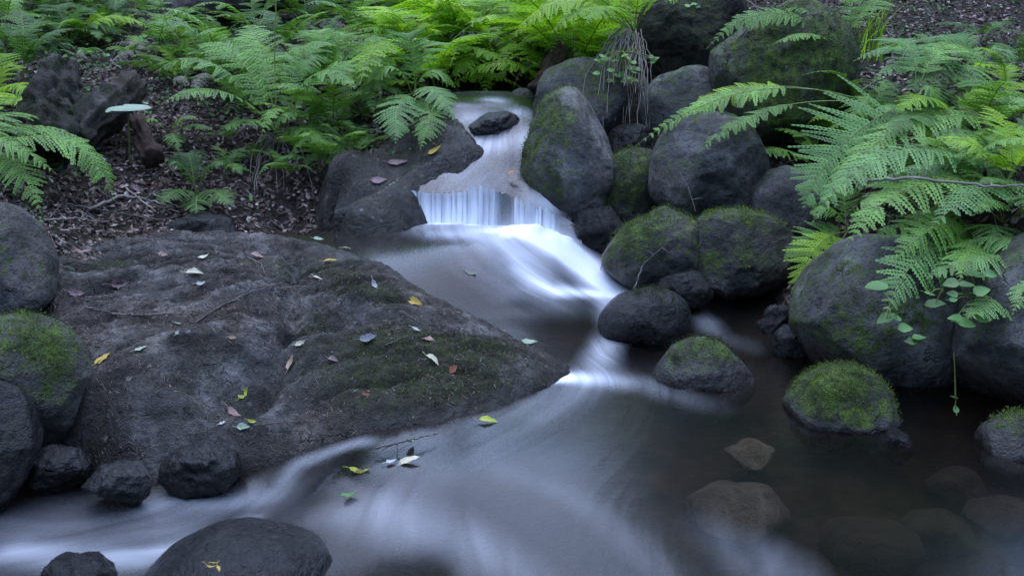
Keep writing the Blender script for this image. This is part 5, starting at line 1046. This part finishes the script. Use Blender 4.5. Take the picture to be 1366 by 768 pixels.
# ------------------------------------------------------------------ litter, needles, ground cover (uncountable)
def scatter_quads(name, pos, nor, ln, wd, mat, shade, seed, bend=.2, flat=.35):
    r = np.random.default_rng(seed); n = len(pos); nn = nor + r.normal(size=(n, 3)) * flat; nn /= np.linalg.norm(nn, axis=1)[:, None]
    d = r.normal(size=(n, 3)); d -= nn * (d * nn).sum(1)[:, None]; d /= np.linalg.norm(d, axis=1)[:, None]; s = np.cross(nn, d)
    l = ln[:, None]; w = wd[:, None]; bz = (r.uniform(-bend, bend, (n, 1)) * l) * nn
    V = np.stack([pos - d * l / 2, pos - s * w / 2 - d * l * .08 + bz, pos + d * l / 2, pos + s * w / 2 + d * l * .05 + bz], 1).reshape(-1, 3)
    f_ = np.arange(n * 4).reshape(-1, 4); f_ = np.vstack([f_[:, [0, 1, 2]], f_[:, [0, 2, 3]]])
    o = mesh_from(name, V, f_, mat, {'shade': np.repeat(shade, 4)}, None, False); o['kind'] = 'stuff'; return o
def bank_points(n, seed, boxes):
    """spread over the banks by area as seen from the path, away from the water"""
    r = np.random.default_rng(seed); out = []
    for (x0, x1, y0, y1, w) in boxes:
        m = int(n * w); q_ = np.column_stack([r.uniform(x0, x1, m), r.uniform(y0, y1, m)]); out.append(q_)
    q_ = np.vstack(out); z_ = ground(q_); lv = np.full(len(q_), -9.0); nr = (np.abs(q_[:, 0]) < 2.4) & (q_[:, 1] < 5.7); lv[nr] = water_level(q_[nr]); ok = z_ > lv + .02
    e = .02; zx = ground(q_ + [e, 0]); zy = ground(q_ + [0, e]); nn = np.column_stack([-(zx - z_) / e, -(zy - z_) / e, np.ones(len(q_))]); nn /= np.linalg.norm(nn, axis=1)[:, None]
    return np.column_stack([q_, z_])[ok], nn[ok]
BX = [(-2.6, -.3, 3.2, 5.4, .45), (-4, -.2, 5.2, 8.5, .2), (.6, 3.2, 2.8, 5.4, .3), (.4, 4, 5.2, 8.5, .45), (-4.5, -1.3, 1.2, 3.3, .2), (1.7, 4.6, 1.2, 3.0, .2)]
p_, n_ = bank_points(34000, 1, BX); r = np.random.default_rng(2); m = len(p_)
scatter_quads("leaf_litter", p_ + n_ * .006, n_, r.uniform(.012, .042, m), r.uniform(.008, .026, m), M_LITTER, r.uniform(0, 1, m) ** 1.4, 3)
p_, n_ = bank_points(24000, 4, BX); m = len(p_)
scatter_quads("dead_needles", p_ + n_ * .008, n_, r.uniform(.02, .09, m), r.uniform(.0012, .003, m), M_NEEDLE, r.uniform(0, 1, m), 5, .1)
p_, n_ = bank_points(9000, 6, BX); keep = fbm(p_ * 1.6 + 3, 3) > -.02; p_, n_ = p_[keep], n_[keep]; m = len(p_)
scatter_quads("ground_cover", p_ + n_ * r.uniform(.005, .05, (m, 1)), n_, r.uniform(.012, .035, m), r.uniform(.009, .02, m), M_COVER, r.uniform(0, 1, m), 7, .15, .5)
i = np.random.default_rng(8).choice(len(bv), 16000, p=np.clip((bn[:, 2] > .3) * (1 - wb) * (.35 + (fbm(bv * 4 + 2, 3) > -.1)), 0, None) / np.clip((bn[:, 2] > .3) * (1 - wb) * (.35 + (fbm(bv * 4 + 2, 3) > -.1)), 0, None).sum()); m = len(i)
sh = r.uniform(0, 1, m); scatter_quads("rock_debris", bv[i] + bn[i] * .003, bn[i], np.where(sh > .08, r.uniform(.008, .03, m), r.uniform(.005, .012, m)), np.where(sh > .08, r.uniform(.0008, .0018, m), r.uniform(.003, .007, m)), M_NEEDLE, np.where(sh > .08, r.uniform(0, .97, m), r.uniform(0, .8, m)), 9, .1, .25)

# ------------------------------------------------------------------ mostly unseen woods, added to block the low sky and darken reflections
r = np.random.default_rng(21); TV = []; TF = []; TM = []; nv = 0; CV = []
for i in range(95):
    a = r.uniform(0, 2 * math.pi); R_ = r.uniform(9.5, 24); x, y = R_ * math.sin(a), R_ * math.cos(a) + 3
    if abs(x) < .9 + .07 * y and y > 0: continue
    b_ = np.array([x, y, gz(x, y) - .2]); h = r.uniform(7, 12); rd = r.uniform(.10, .2)
    v, f_ = tube_geo(np.array([b_, b_ + [r.normal() * .1, r.normal() * .1, h * .5], b_ + [r.normal() * .2, r.normal() * .2, h]]), [rd, rd * .7, .03], 8); TV.append(v); TF.append(f_ + nv); nv += len(v); TM += [0] * len(f_)
    m = 420; zz = r.uniform(.12, 1.05, m); rad = (1.15 - zz * .95) * r.uniform(1.3, 2.2) * np.sqrt(r.uniform(.05, 1, m)); an = r.uniform(0, 6.283, m)
    c = b_ + np.column_stack([rad * np.cos(an), rad * np.sin(an), zz * h]); d = r.normal(size=(m, 3)); d /= np.linalg.norm(d, axis=1)[:, None]; e = np.cross(d, r.normal(size=(m, 3))); e /= np.linalg.norm(e, axis=1)[:, None]
    L_ = r.uniform(.25, .6, (m, 1)); q4 = np.stack([c - d * L_, c - e * L_ * .4, c + d * L_, c + e * L_ * .4], 1).reshape(-1, 3); TV.append(q4); TF.append(np.arange(m * 4).reshape(-1, 4) + nv); nv += m * 4; TM += [1] * m
wd = mesh_from("sky_blocking_woods", np.vstack(TV), np.vstack(TF), [M_BARK, M_FERN_D], {'shade': r.uniform(0, 1, nv)}, TM, False); wd['kind'] = 'stuff'

sv_, sn_ = scatter_slab; i = r.choice(len(sv_), 1500); m = len(i); keep = sv_[i][:, 0] < np.interp(sv_[i][:, 1], BANK_Y, BANK_X) - .06; i = i[keep]; m = len(i)
scatter_quads("slab_debris", sv_[i] + sn_[i] * .003, sn_[i], r.uniform(.008, .03, m), r.uniform(.001, .006, m), M_NEEDLE, r.uniform(0, .9, m), 31, .1, .25)
